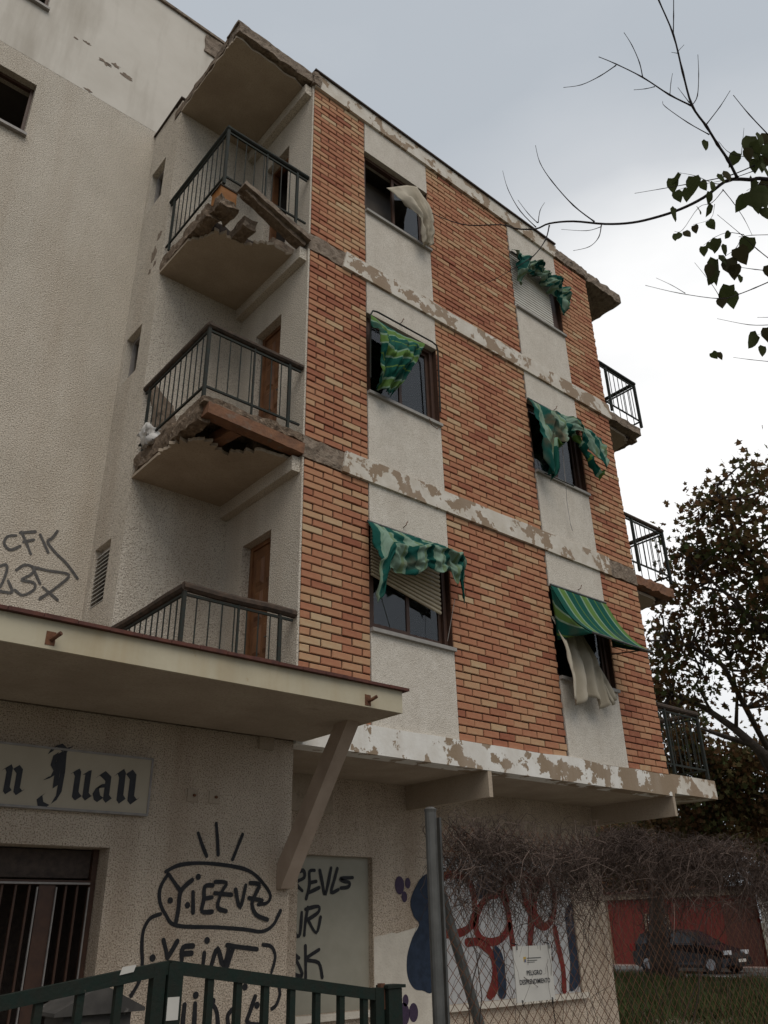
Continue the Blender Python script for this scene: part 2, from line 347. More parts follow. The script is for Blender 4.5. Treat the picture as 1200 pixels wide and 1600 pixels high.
def bricks():
    rng = random.Random(3); lst = []
    PX, PZ = .2507, .0805
    for (x0, x1) in STR:
        for zi, (z0, z1) in enumerate(ZON):
            nrow = int(round((z1-z0)/PZ)); pz = (z1-z0)/nrow
            for r in range(nrow):
                x = x0-(.5*PX if r % 2 else 0); zc = z0+pz*(r+.5)
                while x < x1-.02:
                    a, b = max(x, x0), min(x+PX, x1)
                    if b-a > .05:
                        w = b-a-.013; h = pz-.0135
                        cl = mn.noise(Vector(((a+b)*.9, zc*.9, 4)))*.28
                        tn = min(1, max(0, rng.gauss(.42, .19)+cl))
                        if rng.random() < .1: tn = rng.uniform(.7, .95)
                        lst.append((w, h, (a+b)/2, zc, tn, zi))
                    x += PX
    def vis(q):
        w, h, x, z, tn, zi = q
        if x < .9 and z < 3.76: return 0
        d = Vector((x, 0, z))-CAM; zz = d.dot(FW); n = Vector((0, -1, 0)).dot(-d.normalized()); return w*h*n/zz**2
    order = sorted(range(len(lst)), key=lambda i: -vis(lst[i])); near = set(order[:300])
    cache = {}; st = MB()
    for i, (w, h, x, z, tn, zi) in enumerate(lst):
        jy = rng.gauss(0, .0025)
        if i in near:
            key = (round(w, 2), round(h, 3), round(tn*7), rng.randrange(2))
            if key not in cache:
                b = MB(); b.add(*brick_geo(w, h, 0, max(.001, tn), rng)); cache[key] = b.mesh('brick', M['brick'])
            link('brick', cache[key], apt, (x, jy, z))
        else:
            vs, fs, t = brick_geo(w, h, jy, max(.001, tn), rng)
            st.add([(p[0]+x, p[1], p[2]+z) for p in vs], fs, t)
    tag(st.build('brickwork', M['brick'], apt), kind='stuff')
bricks()

# white panels, windows
rooms = []
for ci, (x0, x1) in enumerate(((FX[1], FX[2]), (FX[3], FX[4]))):
    zs = [LB[0]+BH]+[z for w in WIN for z in w]+[LB[3]]
    for i in range(0, len(zs), 2):
        B('rendered_panel', M['pebble'], apt, (x0+.002, x1-.002, -.004, .2, zs[i], zs[i+1]))

# floor bands and slab edges behind them
for i, z in enumerate(LB):
    top = z+BH if i < 3 else 11.93
    if i in (1, 2):
        b = rough_box(.0, .62, -.008, .19, z+.01, top-.01, .016, .04, 8, i*3); b.build('exposed_slab_edge', M['conc'], apt)
        xl = .5 if i == 2 else .5
        poly = jag((xl, z), (xl+.06, top), 6, .03, i)+[(xl+.06, top)]
        xr = 5.87 if i == 2 else 5.2
        poly = jag((xl, z), (xl+.05, top), 7, .03, i)+jag((xl+.05, top), (xr, top), 40, .012, i+5)+jag((xr, top), (xr+.02, z), 5, .02, i+9)+jag((xr+.02, z), (xl, z), 40, .005, i+2)
        MB().prism(poly, 'Y', -.036, .18).build('floor_band', M['peelmore'], apt)
        if i == 1: rough_box(5.1, 5.868, -.012, .18, z+.012, top-.012, .014, .04, 8, 31).build('exposed_slab_edge', M['conc'], apt)
    elif i == 0:
        poly = [(-.0, z)]+jag((5.87, z), (5.87, z), 1, 0, 0)+[(5.87, top)]+jag((5.87, top), (0, top), 60, .02, 3)+[(0, top)]
        MB().prism(poly, 'Y', -.034, .18).build('floor_band', M['peel'], apt)
    else:
        poly = [(0.02, z)]+jag((5.0, z), (5.0, z), 1, 0, 0)+jag((5.0, z), (5.05, top), 5, .03, 4)+jag((5.05, top), (.02, top), 50, .008, 8)+[(.02, top)]
        MB().prism(poly, 'Y', -.04, .18).build('floor_band', M['peelmore'], apt)
        B('roof_flashing', M['dark'], apt, (-.01, 5.02, -.07, .3, 11.93, 11.955))
        rough_box(4.97, 5.9, -.03, .18, z+.02, top-.03, .03, .05, 7, 12).build('exposed_slab_edge', M['conc'], apt)
rough_box(-.02, .1, -.055, .06, 11.67, 11.9, .025, .04, 8, 2).build('exposed_slab_edge', M['conc'], apt)
# soffit over the ground floor, beams, ground floor wall
YG = 1.25
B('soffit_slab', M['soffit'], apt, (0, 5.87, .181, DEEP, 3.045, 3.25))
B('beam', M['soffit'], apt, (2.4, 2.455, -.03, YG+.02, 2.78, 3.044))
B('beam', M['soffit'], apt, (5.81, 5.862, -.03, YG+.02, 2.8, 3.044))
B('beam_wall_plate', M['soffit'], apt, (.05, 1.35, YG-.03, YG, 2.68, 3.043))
# ground wall with blocked doorway and closed shop window
def wall_with_holes(name, m, parent, xs, zs, holes, y0, y1):
    """wall in the XZ plane split on a grid, cells inside holes left out"""
    gx = sorted(set([xs[0], xs[1]]+[q for h in holes for q in h[:2]])); gz = sorted(set([zs[0], zs[1]]+[q for h in holes for q in h[2:]]))
    gx = [q for q in gx if xs[0] <= q <= xs[1]]; gz = [q for q in gz if zs[0] <= q <= zs[1]]
    inside = lambda x, z: any(h[0] < x < h[1] and h[2] < z < h[3] for h in holes)
    b = MB(); V = {}
    def v(x, y, z):
        k = (round(x, 4), round(y, 4), round(z, 4))
        if k not in V: V[k] = len(b.v); b.v.append((x, y, z)); b.t.append(0.0)
        return V[k]
    solid = {}
    for i in range(len(gx)-1):
        for j in range(len(gz)-1): solid[i, j] = not inside((gx[i]+gx[i+1])/2, (gz[j]+gz[j+1])/2)
    for (i, j), s in solid.items():
        if not s: continue
        a, c, d, e = gx[i], gx[i+1], gz[j], gz[j+1]
        b.f.append((v(a, y0, d), v(c, y0, d), v(c, y0, e), v(a, y0, e))); b.f.append((v(a, y1, e), v(c, y1, e), v(c, y1, d), v(a, y1, d)))
        if not solid.get((i-1, j)): b.f.append((v(a, y0, e), v(a, y1, e), v(a, y1, d), v(a, y0, d)))
        if not solid.get((i+1, j)): b.f.append((v(c, y0, d), v(c, y1, d), v(c, y1, e), v(c, y0, e)))
        if not solid.get((i, j-1)): b.f.append((v(a, y0, d), v(a, y1, d), v(c, y1, d), v(c, y0, d)))
        if not solid.get((i, j+1)): b.f.append((v(a, y0, e), v(c, y0, e), v(c, y1, e), v(a, y1, e)))
    return b.build(name, m, parent)
gw = wall_with_holes('ground_floor_wall', M['rough'], apt, (.0, 5.86), (0, 3.044), [(.95, 1.9, .9, 2.28), (2.9, 5.2, .87, 2.33)], YG, YG+.25)
M['ply'] = mat('grey_board', (.31, .29, .235), (.265, .25, .2), 3, bump=.1, streak=((.22, .2, .16), .4, 2))
B('blocked_doorway', M['ply'], apt, (.95, 1.9, YG+.07, YG+.2, .9, 2.28))
B('window_ledge', M['wash'], apt, (.93, 1.95, YG-.05, YG+.1, .84, .898))
B('window_ledge', M['wash'], apt, (2.85, 5.25, YG-.06, YG+.1, .81, .868))
B('boarded_shop_window', M['whitep'], apt, (2.9, 5.2, YG+.03, YG+.2, .87, 2.33))
poly = [(1.905, .0)]+jag((2.88, .0), (2.88, 0), 1, 0, 0)+[(2.88, 1.66)]+jag((2.88, 1.66), (1.905, 1.52), 16, .03, 4)+[(1.905, 1.52)]
MB().prism(poly, 'Y', YG-.004, YG+.05).build('whitewashed_patch', M['wash'], apt)

# notch walls
def wall_X(name, m, parent, xf, th, y0, y1, z0, z1, holes):
    """wall in the YZ plane, face at x = xf, thickness th"""
    b = wall_with_holes(name, m, None, (y0, y1), (z0, z1), holes, 0, 1)
    for v in b.data.vertices:
        y, t, z = v.co; v.co = (xf+th*t, y, z)
    b.data.update(); fix_normals(b.data); b.parent = parent; b.location = -wloc(parent); return b
DZ = [(3.2, 5.3), (6.16, 8.13), (9.02, 11.02)]
B('wall_corner', M['roughw'], apt, (0, .023, 0, .2, LB[0]+.2, 11.9))
wall_X('door_wall', M['roughw'], apt, 0, .2, .2, YB, LB[0]+.2, 11.9, [(.52, 1.08, a, b) for a, b in DZ])
B('notch_back_wall', M['roughw'], apt, (XB, .0, YB, YB+.2, 3.2, 11.9))
WZ = [(4.62, 5.33), (7.5, 8.19), (10.35, 11.08)]
wall_X('vent_wall', M['roughw'], apt, XB, .2, YB+.2, YL+.02, 3.2, 11.95, [(1.78, 2.2, a, b) for a, b in WZ])
for (ya, za, w_, h_, k) in ((1.62, 9.5, .07, .2, 1), (1.72, 9.25, .08, .28, 2), (1.64, 9.05, .05, .12, 3), (1.78, 9.0, .05, .1, 5)):
    MB().prism([(ya+w_*(.8+.6*mn.noise(Vector((math.cos(a)*1.5, math.sin(a)*1.5, k*7.3))))*math.cos(a), za+h_*.5*(.8+.9*mn.noise(Vector((math.cos(a)*1.5, math.sin(a)*1.5, k*7.3+40))))*math.sin(a)) for a in [i*math.pi/9 for i in range(18)]], 'X', XB-.003, XB+.01).build('flaked_patch', M['conc'], apt)
B('roof_coping', M['dark'], apt, (XB-.025, XB+.24, YB+.0, YL+.02, 11.951, 11.972))
B('side_wall', M['roughw'], apt, (5.67, 5.868, .2, DEEP, 3.05, 11.9))
B('rear_wall', M['roughw'], apt, (XB+.2, 5.87, DEEP, DEEP+.2, 0, 11.9))
B('ground_side_wall', M['rough'], apt, (5.62, 5.86, YG+.25, DEEP, 0, 3.044))
B('roof', M['conc'], apt, (.0, 5.9, .18, DEEP+.2, 11.905, 11.929), (XB+.2, -.001, YB+.2, DEEP, 11.905, 11.929))
# interiors: plain rooms behind the openings
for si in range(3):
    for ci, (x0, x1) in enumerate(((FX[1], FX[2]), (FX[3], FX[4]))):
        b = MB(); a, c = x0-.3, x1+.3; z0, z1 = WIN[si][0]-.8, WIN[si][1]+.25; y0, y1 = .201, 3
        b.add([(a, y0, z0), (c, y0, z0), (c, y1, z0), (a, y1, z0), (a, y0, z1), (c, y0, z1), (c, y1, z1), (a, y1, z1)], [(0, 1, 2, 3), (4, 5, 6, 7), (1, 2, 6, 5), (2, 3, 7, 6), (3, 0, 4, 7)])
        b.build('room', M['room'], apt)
    B('vent_dark_block', M['dark'], apt, (XB+.2, XB+.6, 1.76, 2.22, WZ[si][0], WZ[si][1]))  # solid block behind the vent, the opening's darkness put into its colour

def window(x0, x1, z0, z1, fm, kind, parent=apt):
    w = MB(); f = .05; y0, y1 = .07, .13
    w.box(x0, x0+f, y0, y1, z0, z1); w.box(x1-f, x1, y0, y1, z0, z1); w.box(x0+f, x1-f, y0, y1, z0, z0+f); w.box(x0+f, x1-f, y0, y1, z1-f, z1)
    o = w.build('window', fm, parent)
    B('sill', M['kerb'], o, (x0-.015, x1+.015, -.045, .069, z0-.035, z0+.004))
    mid = (x0+x1)/2
    def sash(a, b, yy, glass=True):
        s = MB(); g = .042; zz0, zz1 = z0+f+.002, z1-f-.002
        s.box(a, a+g, yy, yy+.03, zz0, zz1); s.box(b-g, b, yy, yy+.03, zz0, zz1); s.box(a+g, b-g, yy, yy+.03, zz0, zz0+g); s.box(a+g, b-g, yy, yy+.03, zz1-g, zz1)
        s.build('sash', fm, o)
        if glass: B('pane', M['glass'], o, (a+g, b-g, yy+.012, yy+.017, zz0+g, zz1-g))
    if kind == 'A3': sash(mid-.02, x1-f-.002, .095)
    elif kind == 'B1': sash(mid+.1, x1-f-.002, .095)
    elif kind != 'closed': sash(x0+f+.002, mid+.02, .075); sash(mid-.02, x1-f-.002, .108)
    def net(a, b, y, sd):
        c = MB(); n = 26; vs = []; fs = []
        for i in range(n+1):
            x = a+(b-a)*i/n; yy = y+.025*math.sin(i*1.3+sd)
            vs += [(x, yy, z0+.06), (x, yy, z1-.08)]
            if i: fs.append((2*i-2, 2*i, 2*i+1, 2*i-1))
        c.add(vs, fs).build('net_curtain', M['net'], o)
    if kind == 'A2': net(mid-.02, mid+.26, .24, 0); net(x0+.05, x0+.2, .25, 1)
    if kind == 'A1': net(x0+.06, mid-.02, .2, 0); net(mid+.02, mid+.12, .24, 2)
    if kind == 'B2': net(x0+.06, mid-.14, .2, 0); net(mid+.06, x1-.1, .24, 2)
    return o
def slats(o, x0, x1, zlo_l, zlo_r, z1, m, y=.02, pitch=.05):
    n = int((z1-min(zlo_l, zlo_r))/pitch)
    for k in range(n):
        f = (k+.0)/n
        za = z1+(zlo_l-z1)*f; zb = z1+(zlo_r-z1)*f; ha = (z1-zlo_l)/n; hb = (z1-zlo_r)/n
        s = MB(); e = .004
        s.add([(x0, y+.012, za-e), (x1, y+.012, zb-e), (x1, y+.012, zb-hb+e), (x0, y+.012, za-ha+e),
               (x0, y, za-ha*.3), (x1, y, zb-hb*.3), (x1, y, zb-hb*.75), (x0, y, za-ha*.75),
               (x0, y+.02, za-e), (x1, y+.02, zb-e), (x1, y+.02, zb-hb+e), (x0, y+.02, za-ha+e)],
              [(0, 1, 5, 4), (4, 5, 6, 7), (7, 6, 2, 3), (0, 4, 7, 3), (1, 2, 6, 5), (8, 11, 10, 9), (0, 8, 9, 1), (3, 2, 10, 11)])
        s.build('slat', m, o)
A0, A1 = FX[1]+.012, FX[2]-.012; B0, B1 = FX[3]+.012, FX[4]-.012
window(A0, A1, *WIN[2], M['frame'], 'A3')
window(A0, A1, *WIN[1], M['frame'], 'A2')
wA1 = window(A0, A1, *WIN[0], M['frame'], 'A1'); slats(wA1, A0+.035, A1-.12, 4.86, 4.64, 5.42, M['shutter'], .025)
wB3 = window(B0, B1, *WIN[2], M['frame'], 'closed'); slats(wB3, B0+.01, B1-.2, 10.02, 10.02, 11.09, M['shutterw'], .025); B('side_panel', M['frame'], wB3, (B1-.19, B1-.05, .06, .069, 10.02, 11.09)); B('closing_board', M['frame'], wB3, (B0+.05, B1-.05, .14, .16, 9.99, 11.1))
window(B0, B1, *WIN[1], M['frame'], 'B2')
window(B0, B1, *WIN[0], M['frame'], 'B1')
# vent windows
for si, (a, b) in enumerate(WZ):
    o = B('vent_window', M['alu'] if si else M['shutterw'], apt, (XB+.08, XB+.12, 1.781, 1.82, a, b), (XB+.08, XB+.12, 2.16, 2.199, a, b), (XB+.08, XB+.12, 1.82, 2.16, b-.04, b-.001), (XB+.08, XB+.12, 1.82, 2.16, a+.001, a+.04))
    if si == 0:
        for k in range(13):
            z = a+.045+k*.0475
            MB().add([(XB+.03, 1.785, z), (XB+.03, 2.195, z), (XB+.075, 2.195, z+.04), (XB+.075, 1.785, z+.04), (XB+.03, 1.785, z+.006), (XB+.03, 2.195, z+.006), (XB+.075, 2.195, z+.046), (XB+.075, 1.785, z+.046)],
                     [(0, 1, 2, 3), (4, 7, 6, 5), (0, 4, 5, 1), (3, 2, 6, 7), (0, 3, 7, 4), (1, 5, 6, 2)]).build('slat', M['shutterw'], o)
    else: B('pane', M['glass'], o, (XB+.1, XB+.105, 1.82, 2.0, a+.04, b-.04))
# doors
for si, (a, b) in enumerate(DZ):
    y0, y1 = .522, 1.078
    o = B('balcony_door_frame', M['door'], apt, (.10, .18, y0, y0+.05, a, b-.001), (.10, .18, y1-.05, y1, a, b-.001), (.10, .18, y0+.05, y1-.05, b-.05, b-.001))
    if si < 2:
        d = B('door_leaf', M['door'], o, (.12, .16, y0+.052, y1-.052, a+.01, b-.052))
        rows = 5
        for r in range(rows):
            for c in range(2):
                za = a+.1+r*(b-a-.2)/rows; zb = za+(b-a-.2)/rows-.06; ya = y0+.1+c*.19; yb = ya+.155
                p = MB(); p.add([(.12, ya, za), (.12, yb, za), (.12, yb, zb), (.12, ya, zb), (.098, ya+.035, za+.035), (.098, yb-.035, za+.035), (.098, yb-.035, zb-.035), (.098, ya+.035, zb-.035)], [(0, 1, 5, 4), (1, 2, 6, 5), (2, 3, 7, 6), (3, 0, 4, 7), (4, 5, 6, 7)])
                p.build('door_panel', M['door'], o)
        MB().tube([(.12, y0+.085, a+1.0), (.08, y0+.085, a+1.0), (.08, y0+.16, a+1.0)], .009, 6).build('handle', M['galv'], o)
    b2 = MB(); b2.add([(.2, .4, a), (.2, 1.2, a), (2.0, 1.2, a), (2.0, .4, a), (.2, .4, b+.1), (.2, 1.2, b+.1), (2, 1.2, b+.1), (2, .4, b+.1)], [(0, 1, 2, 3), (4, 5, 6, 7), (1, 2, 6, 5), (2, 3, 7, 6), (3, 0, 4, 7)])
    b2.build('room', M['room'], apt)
# beams over the doors at balcony ceilings
for i in (1, 2, 3):
    B('beam', M['roughw'], apt, (-.1, -.002, .03, YB-.002, LB[i]-.17, LB[i]-.002))

# ---- balconies on the left
def torn_plate(name, m, parent, pts, z0, z1, sd, amp=.05, holes=None):
    poly = []
    for i in range(len(pts)):
        p, q, a = pts[i], pts[(i+1) % len(pts)], pts[i][2] if len(pts[i]) > 2 else 0
        poly += jag(p[:2], q[:2], 14 if a else 1, a, sd+i)
    return MB().prism(poly, 'Z', z0, z1).build(name, m, parent)
def railing(run, ztop, zbot, hm, hr, parent=apt, gap=.115, posts=(), lower=True, hroff=0, wob=0):
    """run: plan points of the rail line; posts: fractions (segment, f)"""
    root = MB()
    for i in range(len(run)-1):
        p, q = Vector(run[i]), Vector(run[i+1])
        root.bar((p.x, p.y, ztop-.075), (q.x, q.y, ztop-.075), .02, .022)
    o = root.build('railing', M['rail'], parent)
    for p, q in zip(run, run[1:]): MB().bar((*p, zbot), (*q, zbot), .02, .022).build('bottom_rail', M['rail'], o)
    rng = random.Random(int(ztop*100))
    for i in range(len(run)-1):
        p, q = Vector(run[i]), Vector(run[i+1]); L = (q-p).length; n = int(L/gap)
        for k in range(1, n):
            c = p+(q-p)*(k/n); j = rng.uniform(-wob, wob)
            MB().tube([(c.x, c.y, zbot), (c.x+j, c.y+j, ztop-.075)], .0075, 4).build('baluster', M['rail'], o)
        h = MB(); d = (q-p).normalized()*.02
        m1 = [p-d+(q-p+2*d)*(t/4) for t in range(5)]
        h.tube([(c.x, c.y, ztop-.01+hroff*math.sin(t*1.9)) for t, c in enumerate(m1)], hr, 8).build('handrail', hm, o)
    for (i, f, w) in posts:
        c = Vector(run[i])+(Vector(run[i+1])-Vector(run[i]))*f
        B('post', M['rail'], o, (c.x-w/2, c.x+w/2, c.y-w/2, c.y+w/2, zbot-.12, ztop-.03))
    return o
RUN = [(-.03, .03), (XB+.03, .03), (XB+.03, YB-.02)]
P3 = [(0, .13, .026), (0, .52, .018), (0, 1, .032), (1, .93, .026)]
railing(RUN, 9.96, 9.17, M['rail'], .028, posts=P3)
railing(RUN, 7.06, 6.31, M['railwood'], .036, posts=P3)
railing(RUN, 4.24, 3.42, M['railwood'], .042, posts=P3, hroff=.006)

# top roof overhang, left
ro = torn_plate('roof_overhang', M['soffit'], apt, [(XB, YB+.2), (-.002, YB+.2), (-.002, .1, .022), (XB+.03, .06, .008), (XB+.01, .3, .01), (XB, 1.3)], 11.665, 11.7, 5)
rough_box(XB+.02, .0, -.015, .26, 11.71, 11.86, .018, .045, 7, 3).build('broken_edge', M['conc'], ro)
rough_box(XB+.0, XB+.24, .26, YB+.2, 11.705, 11.84, .014, .05, 7, 5).build('broken_edge', M['rubble'], ro)
B('roof_deck', M['conc'], ro, (XB+.2, 0, .24, YB+.2, 11.72, 11.9))
for k, (z, y) in enumerate(((11.87, -.01), (11.915, .03))):
    rough_box(XB+.0+k*.03, .0, y, y+.3, z, z+.035, .012, .05, 6, 7+k).build('roof_tile_course', M['conc'], ro)
# third floor balcony, collapsed front
Z3 = LB[2]
s3 = torn_plate('balcony_slab', M['soffit'], apt, [(XB, YB), (-.002, YB), (-.002, .2, .03), (-.45, .22, .04), (-.62, .42, .05), (-.95, .42, .05), (XB+.01, .8)], Z3-.02, Z3+.02, 7)
rough_box(XB, XB+.16, .32, YB, Z3+.02, Z3+.2, .03, .045, 8, 15).build('broken_edge', M['rubble'], s3)
rough_box(XB+.17, -.3, .5, YB, Z3+.03, Z3+.2, .03, .08, 6, 16).build('hollow_core', M['dark'], s3)  # solid core block, shade of the void put into its colour
rough_box(-.32, -.001, .3, YB, Z3+.03, Z3+.22, .02, .08, 6, 17).build('hollow_core', M['conc'], s3)
rough_box(-.78, -.62, .18, .95, Z3-.0, Z3+.16, .03, .05, 8, 18).build('joist', M['rubble'], s3)
rough_box(-1.12, -.9, .1, .36, Z3+.06, Z3+.17, .05, .05, 8, 19).build('broken_edge', M['rubble'], s3)
def board(name, m, a, b, w, h, parent, sd=0, amp=.008):
    a = Vector(a); b = Vector(b); L = (b-a).length
    r = rough_box(0, L, -w/2, w/2, -h/2, h/2, amp, .05, 9, sd); d = (b-a).normalized(); y = Vector((0, 0, 1)).cross(d).normalized(); z = d.cross(y)
    r.v = [tuple(a+d*p[0]+y*p[1]+z*p[2]) for p in r.v]; return r.build(name, m, parent)
board('edge_beam', M['conc'], (-.93, .0, Z3+.36), (.0, .02, Z3+.1), .16, .07, s3, 3, .012)
board('edge_beam', M['rubble'], (-.9, .02, Z3+.30), (-.05, .06, Z3+.03), .12, .06, s3, 4, .012)
# second floor balcony: terracotta edge beam still in place
Z2 = LB[1]
s2 = torn_plate('balcony_slab', M['soffit'], apt, [(XB, YB), (-.002, YB), (-.002, .1, .015), (-.42, .14, .05), (-.66, .42, .06), (-.95, .3, .05), (XB+.02, .52, .04), (XB, .85)], Z2-.015, Z2+.02, 11)
rough_box(XB, XB+.15, .08, YB, Z2+.03, Z2+.24, .035, .045, 8, 25).build('broken_edge', M['rubble'], s2)
rough_box(XB+.16, -.4, .45, YB, Z2+.05, Z2+.2, .03, .08, 6, 26).build('hollow_core', M['dark'], s2)  # void behind the edge beam is a block painted dark
rough_box(-.42, -.001, .2, YB, Z2+.04, Z2+.2, .02, .08, 6, 27).build('hollow_core', M['conc'], s2)
board('edge_beam', M['joist'], (XB+.06, .03, Z2+.13), (-.0, .03, Z2+.085), .13, .125, s2, 5, .007)
rough_box(XB+.03, .0, -.01, .2, Z2+.185, Z2+.27, .03, .04, 9, 28).build('broken_edge', M['rubble'], s2)
board('joist', M['joist'], (-.72, .1, Z2+.1), (-.86, .9, Z2+.1), .13, .1, s2, 6, .008)
B('floor_screed', M['conc'], s2, (XB+.15, 0, .2, YB, Z2+.215, Z2+.24))
# ---- balconies on the right
XR = 6.9
RR = [(5.9, .03), (XR-.02, .03), (XR-.02, 1.3), (5.9, 1.3)]
PR = [(0, .16, .035), (0, 1, .04), (1, 1, .035)]
for z, seed, rub in ((9.94, 1, True), (7.12, 2, True), (4.24, 3, False)):
    railing(RR, z, z-.78, M['railwood'] if z < 9 else M['rail'], .034, posts=PR)
for i, (z, mm) in enumerate(((Z3, M['conc']), (Z2, M['joist']))):
    s = torn_plate('balcony_slab', M['soffit'], apt, [(5.87, 1.3), (5.87, .12), (6.5, .14, .05), (XR-.2, .3, .05), (XR-.05, 1.3)], z-.015, z+.03, 20+i)
    rough_box(5.872, XR-(.05 if i else .12), .0, .15, z+.05, z+.2, .022, .05, 8, 33+i).build('broken_edge', mm, s)
    rough_box(XR-.2, XR-.03, .16, 1.3, z+.04, z+.2, .04, .05, 8, 36+i).build('broken_edge', M['rubble'], s)
    rough_box(5.872, XR-.2, .2, 1.3, z+.05, z+.2, .02, .1, 6, 39+i).build('hollow_core', M['dark'], s)  # dark colour stands for the shade inside the broken slab
B('balcony_slab', M['peelmore'], apt, (5.872, 6.95, -.02, 1.35, 3.08, 3.32))
rr = rough_box(5.872, XR, -.01, 1.3, 11.70, 11.9, .03, .06, 7, 44); rr.build('roof_overhang', M['conc'], apt)

# ------------------------------------------------------------------ white neighbour
nb = thing('white_building', (-2, YL, 0), 'tall blank white rendered wall of the neighbouring building with two dark window holes', 'building')
HW = [(-3.95, -2.83, 10.69, 11.65), (-4.1, -2.94, 13.15, 14.2)]
wall_with_holes('wall', M['roughw'], nb, (-11, .9), (3.2, 12.06), [HW[0]], YL, YL+.25)
wall_with_holes('parapet_wall', M['smooth'], nb, (-11, .9), (12.06, 14.93), [HW[1]], YL-.002, YL+.25)
B('coping', M['conc'], nb, (-11, .92, YL-.04, YL+.3, 14.93, 14.985))
B('side_wall', M['smooth'], nb, (.65, .9, YL+.25, 9, 3.2, 14.93))
rough_box(-.6, .5, YL-.02, YL+.02, 14.45, 14.9, .02, .06, 6, 50).build('spalled_patch', M['conc'], nb)
for (xa, za, w_, h_, k) in ((-2.05, 12.83, .1, .06, 1), (-1.9, 12.9, .06, .04, 2), (-1.74, 12.82, .1, .05, 3), (-2.35, 13.0, .06, .025, 4), (-2.5, 12.95, .03, .02, 5), (-2.2, 12.1, .06, .03, 6)):
    MB().prism([(xa+w_*(.8+1.1*mn.noise(Vector((math.cos(a)*2, math.sin(a)*2, k*7.3))))*math.cos(a), za+h_*(.8+1.1*mn.noise(Vector((math.cos(a)*2, math.sin(a)*2, k*7.3+40))))*math.sin(a)) for a in [i*math.pi/9 for i in range(18)]], 'Y', YL-.005, YL+.01).build('flaked_patch', M['conc'], nb)
for (a, b, c, d) in HW:
    w = B('window', M['frame'], nb, (a, a+.04, YL+.1, YL+.15, c, d), (b-.04, b, YL+.1, YL+.15, c, d), (a+.04, b-.04, YL+.1, YL+.15, d-.04, d), (a+.04, b-.04, YL+.1, YL+.15, c, c+.04))
    B('sill', M['alu'], w, (a-.02, b+.02, YL-.06, YL+.09, c-.04, c+.002))
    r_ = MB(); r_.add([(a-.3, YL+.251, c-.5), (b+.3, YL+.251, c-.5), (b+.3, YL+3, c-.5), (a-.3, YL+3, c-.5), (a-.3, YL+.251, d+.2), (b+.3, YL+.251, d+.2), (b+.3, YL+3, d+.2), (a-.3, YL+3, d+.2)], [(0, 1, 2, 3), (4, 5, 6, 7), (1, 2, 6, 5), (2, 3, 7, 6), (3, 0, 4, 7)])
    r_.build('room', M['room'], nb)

# ------------------------------------------------------------------ shop with canopy
shop = thing('shop_building', (-2, .1, 0), 'single storey rendered shop front under a long concrete canopy, covered in black graffiti', 'building')
DH = (-3.3, -1.537, 0, 2.15)
wall_with_holes('wall', M['rough'], shop, (-9, -.002), (0, 3.06), [DH], 0, .25)
B('return_wall', M['rough'], shop, (-.25, -.002, .25, YG+.2, 0, 3.06))
CY, CX, CT = -1.35, .065, 3.225
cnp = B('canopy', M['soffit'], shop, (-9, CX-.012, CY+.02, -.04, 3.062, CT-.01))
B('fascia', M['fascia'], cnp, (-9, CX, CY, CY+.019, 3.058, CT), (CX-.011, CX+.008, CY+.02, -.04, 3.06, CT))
for k in range(46):      # coping tiles, one after another along the canopy edge
    x1 = CX+.045-k*.2; 
    if x1 < -5: break
    B('coping_tile', M['tile'], cnp, (x1-.197, x1, CY-.035+random.uniform(-.004, .004), CY+.3, CT+.001, CT+.024+random.uniform(-.003, .003)))
B('roof', M['conc'], shop, (-9, -.003, CY+.31, YL, CT, CT+.02))
B('roof_slab', M['conc'], shop, (-9, -.003, .0, YL, 3.062, CT-.003))
for x, y in ((575, 1092), (80, 995)):
    p = at(x, y, 'Y', CY)
    s = MB().tube([(p.x, CY+.02, p.z-.02), (p.x+.01, CY-.03, p.z-.01), (p.x+.03, CY-.07, p.z+.01)], .013, 7).build('drain_spout', M['iron'], cnp)
    B('stain_plate', M['iron'], s, (p.x-.03, p.x+.025, CY-.003, CY+.01, p.z-.05, p.z+.03))
B('wall_plate', M['soffit'], shop, (-.36, -.22, -.03, -.001, 2.96, 3.06))
a = Vector((-.02, -.84, 3.07)); b_ = Vector((-.06, -.06, 2.0))
st = MB(); st.prism([(-.93, 3.068), (-.76, 3.068), (-.003, 2.08), (-.003, 1.9), (-.07, 1.9)], 'X', -.13, -.01); st.build('canopy_strut', M['strut'], shop)
# doorway: grille gate
gr = B('door_frame', M['frame'], shop, (-3.3, -1.541, .17, .22, 1.915, 1.945), (-1.58, -1.541, .17, .22, .0, 1.914), (-1.93, -1.82, .17, .22, 0, 1.914), (-1.579, -1.541, .17, .22, 1.946, 2.148))
for x in (-1.66, -1.74, -1.99, -2.08, -2.17, -2.26, -2.35, -2.44, -2.53):
    B('grille_bar', M['frame'], gr, (x-.007, x+.007, .18, .2, .05, 1.914))
for x in (-1.585, -1.815, -1.945):
    B('edge_trim', M['alu'], gr, (x-.004, x+.004, .155, .169, .05, 1.9))
B('transom_glass', M['dark'], gr, (-3.2, -1.585, .2, .21, 1.96, 2.14))
B('transom_trim', M['alu'], gr, (-3.2, -1.585, .15, .169, 1.918, 1.93))
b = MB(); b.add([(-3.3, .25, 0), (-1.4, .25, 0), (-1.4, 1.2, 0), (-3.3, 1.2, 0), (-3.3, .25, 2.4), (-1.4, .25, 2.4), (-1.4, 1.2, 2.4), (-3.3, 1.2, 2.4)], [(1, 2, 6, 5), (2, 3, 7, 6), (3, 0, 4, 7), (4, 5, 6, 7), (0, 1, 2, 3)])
b.build('room', M['dark'], shop)  # box coloured dark in place of the shade inside the doorway
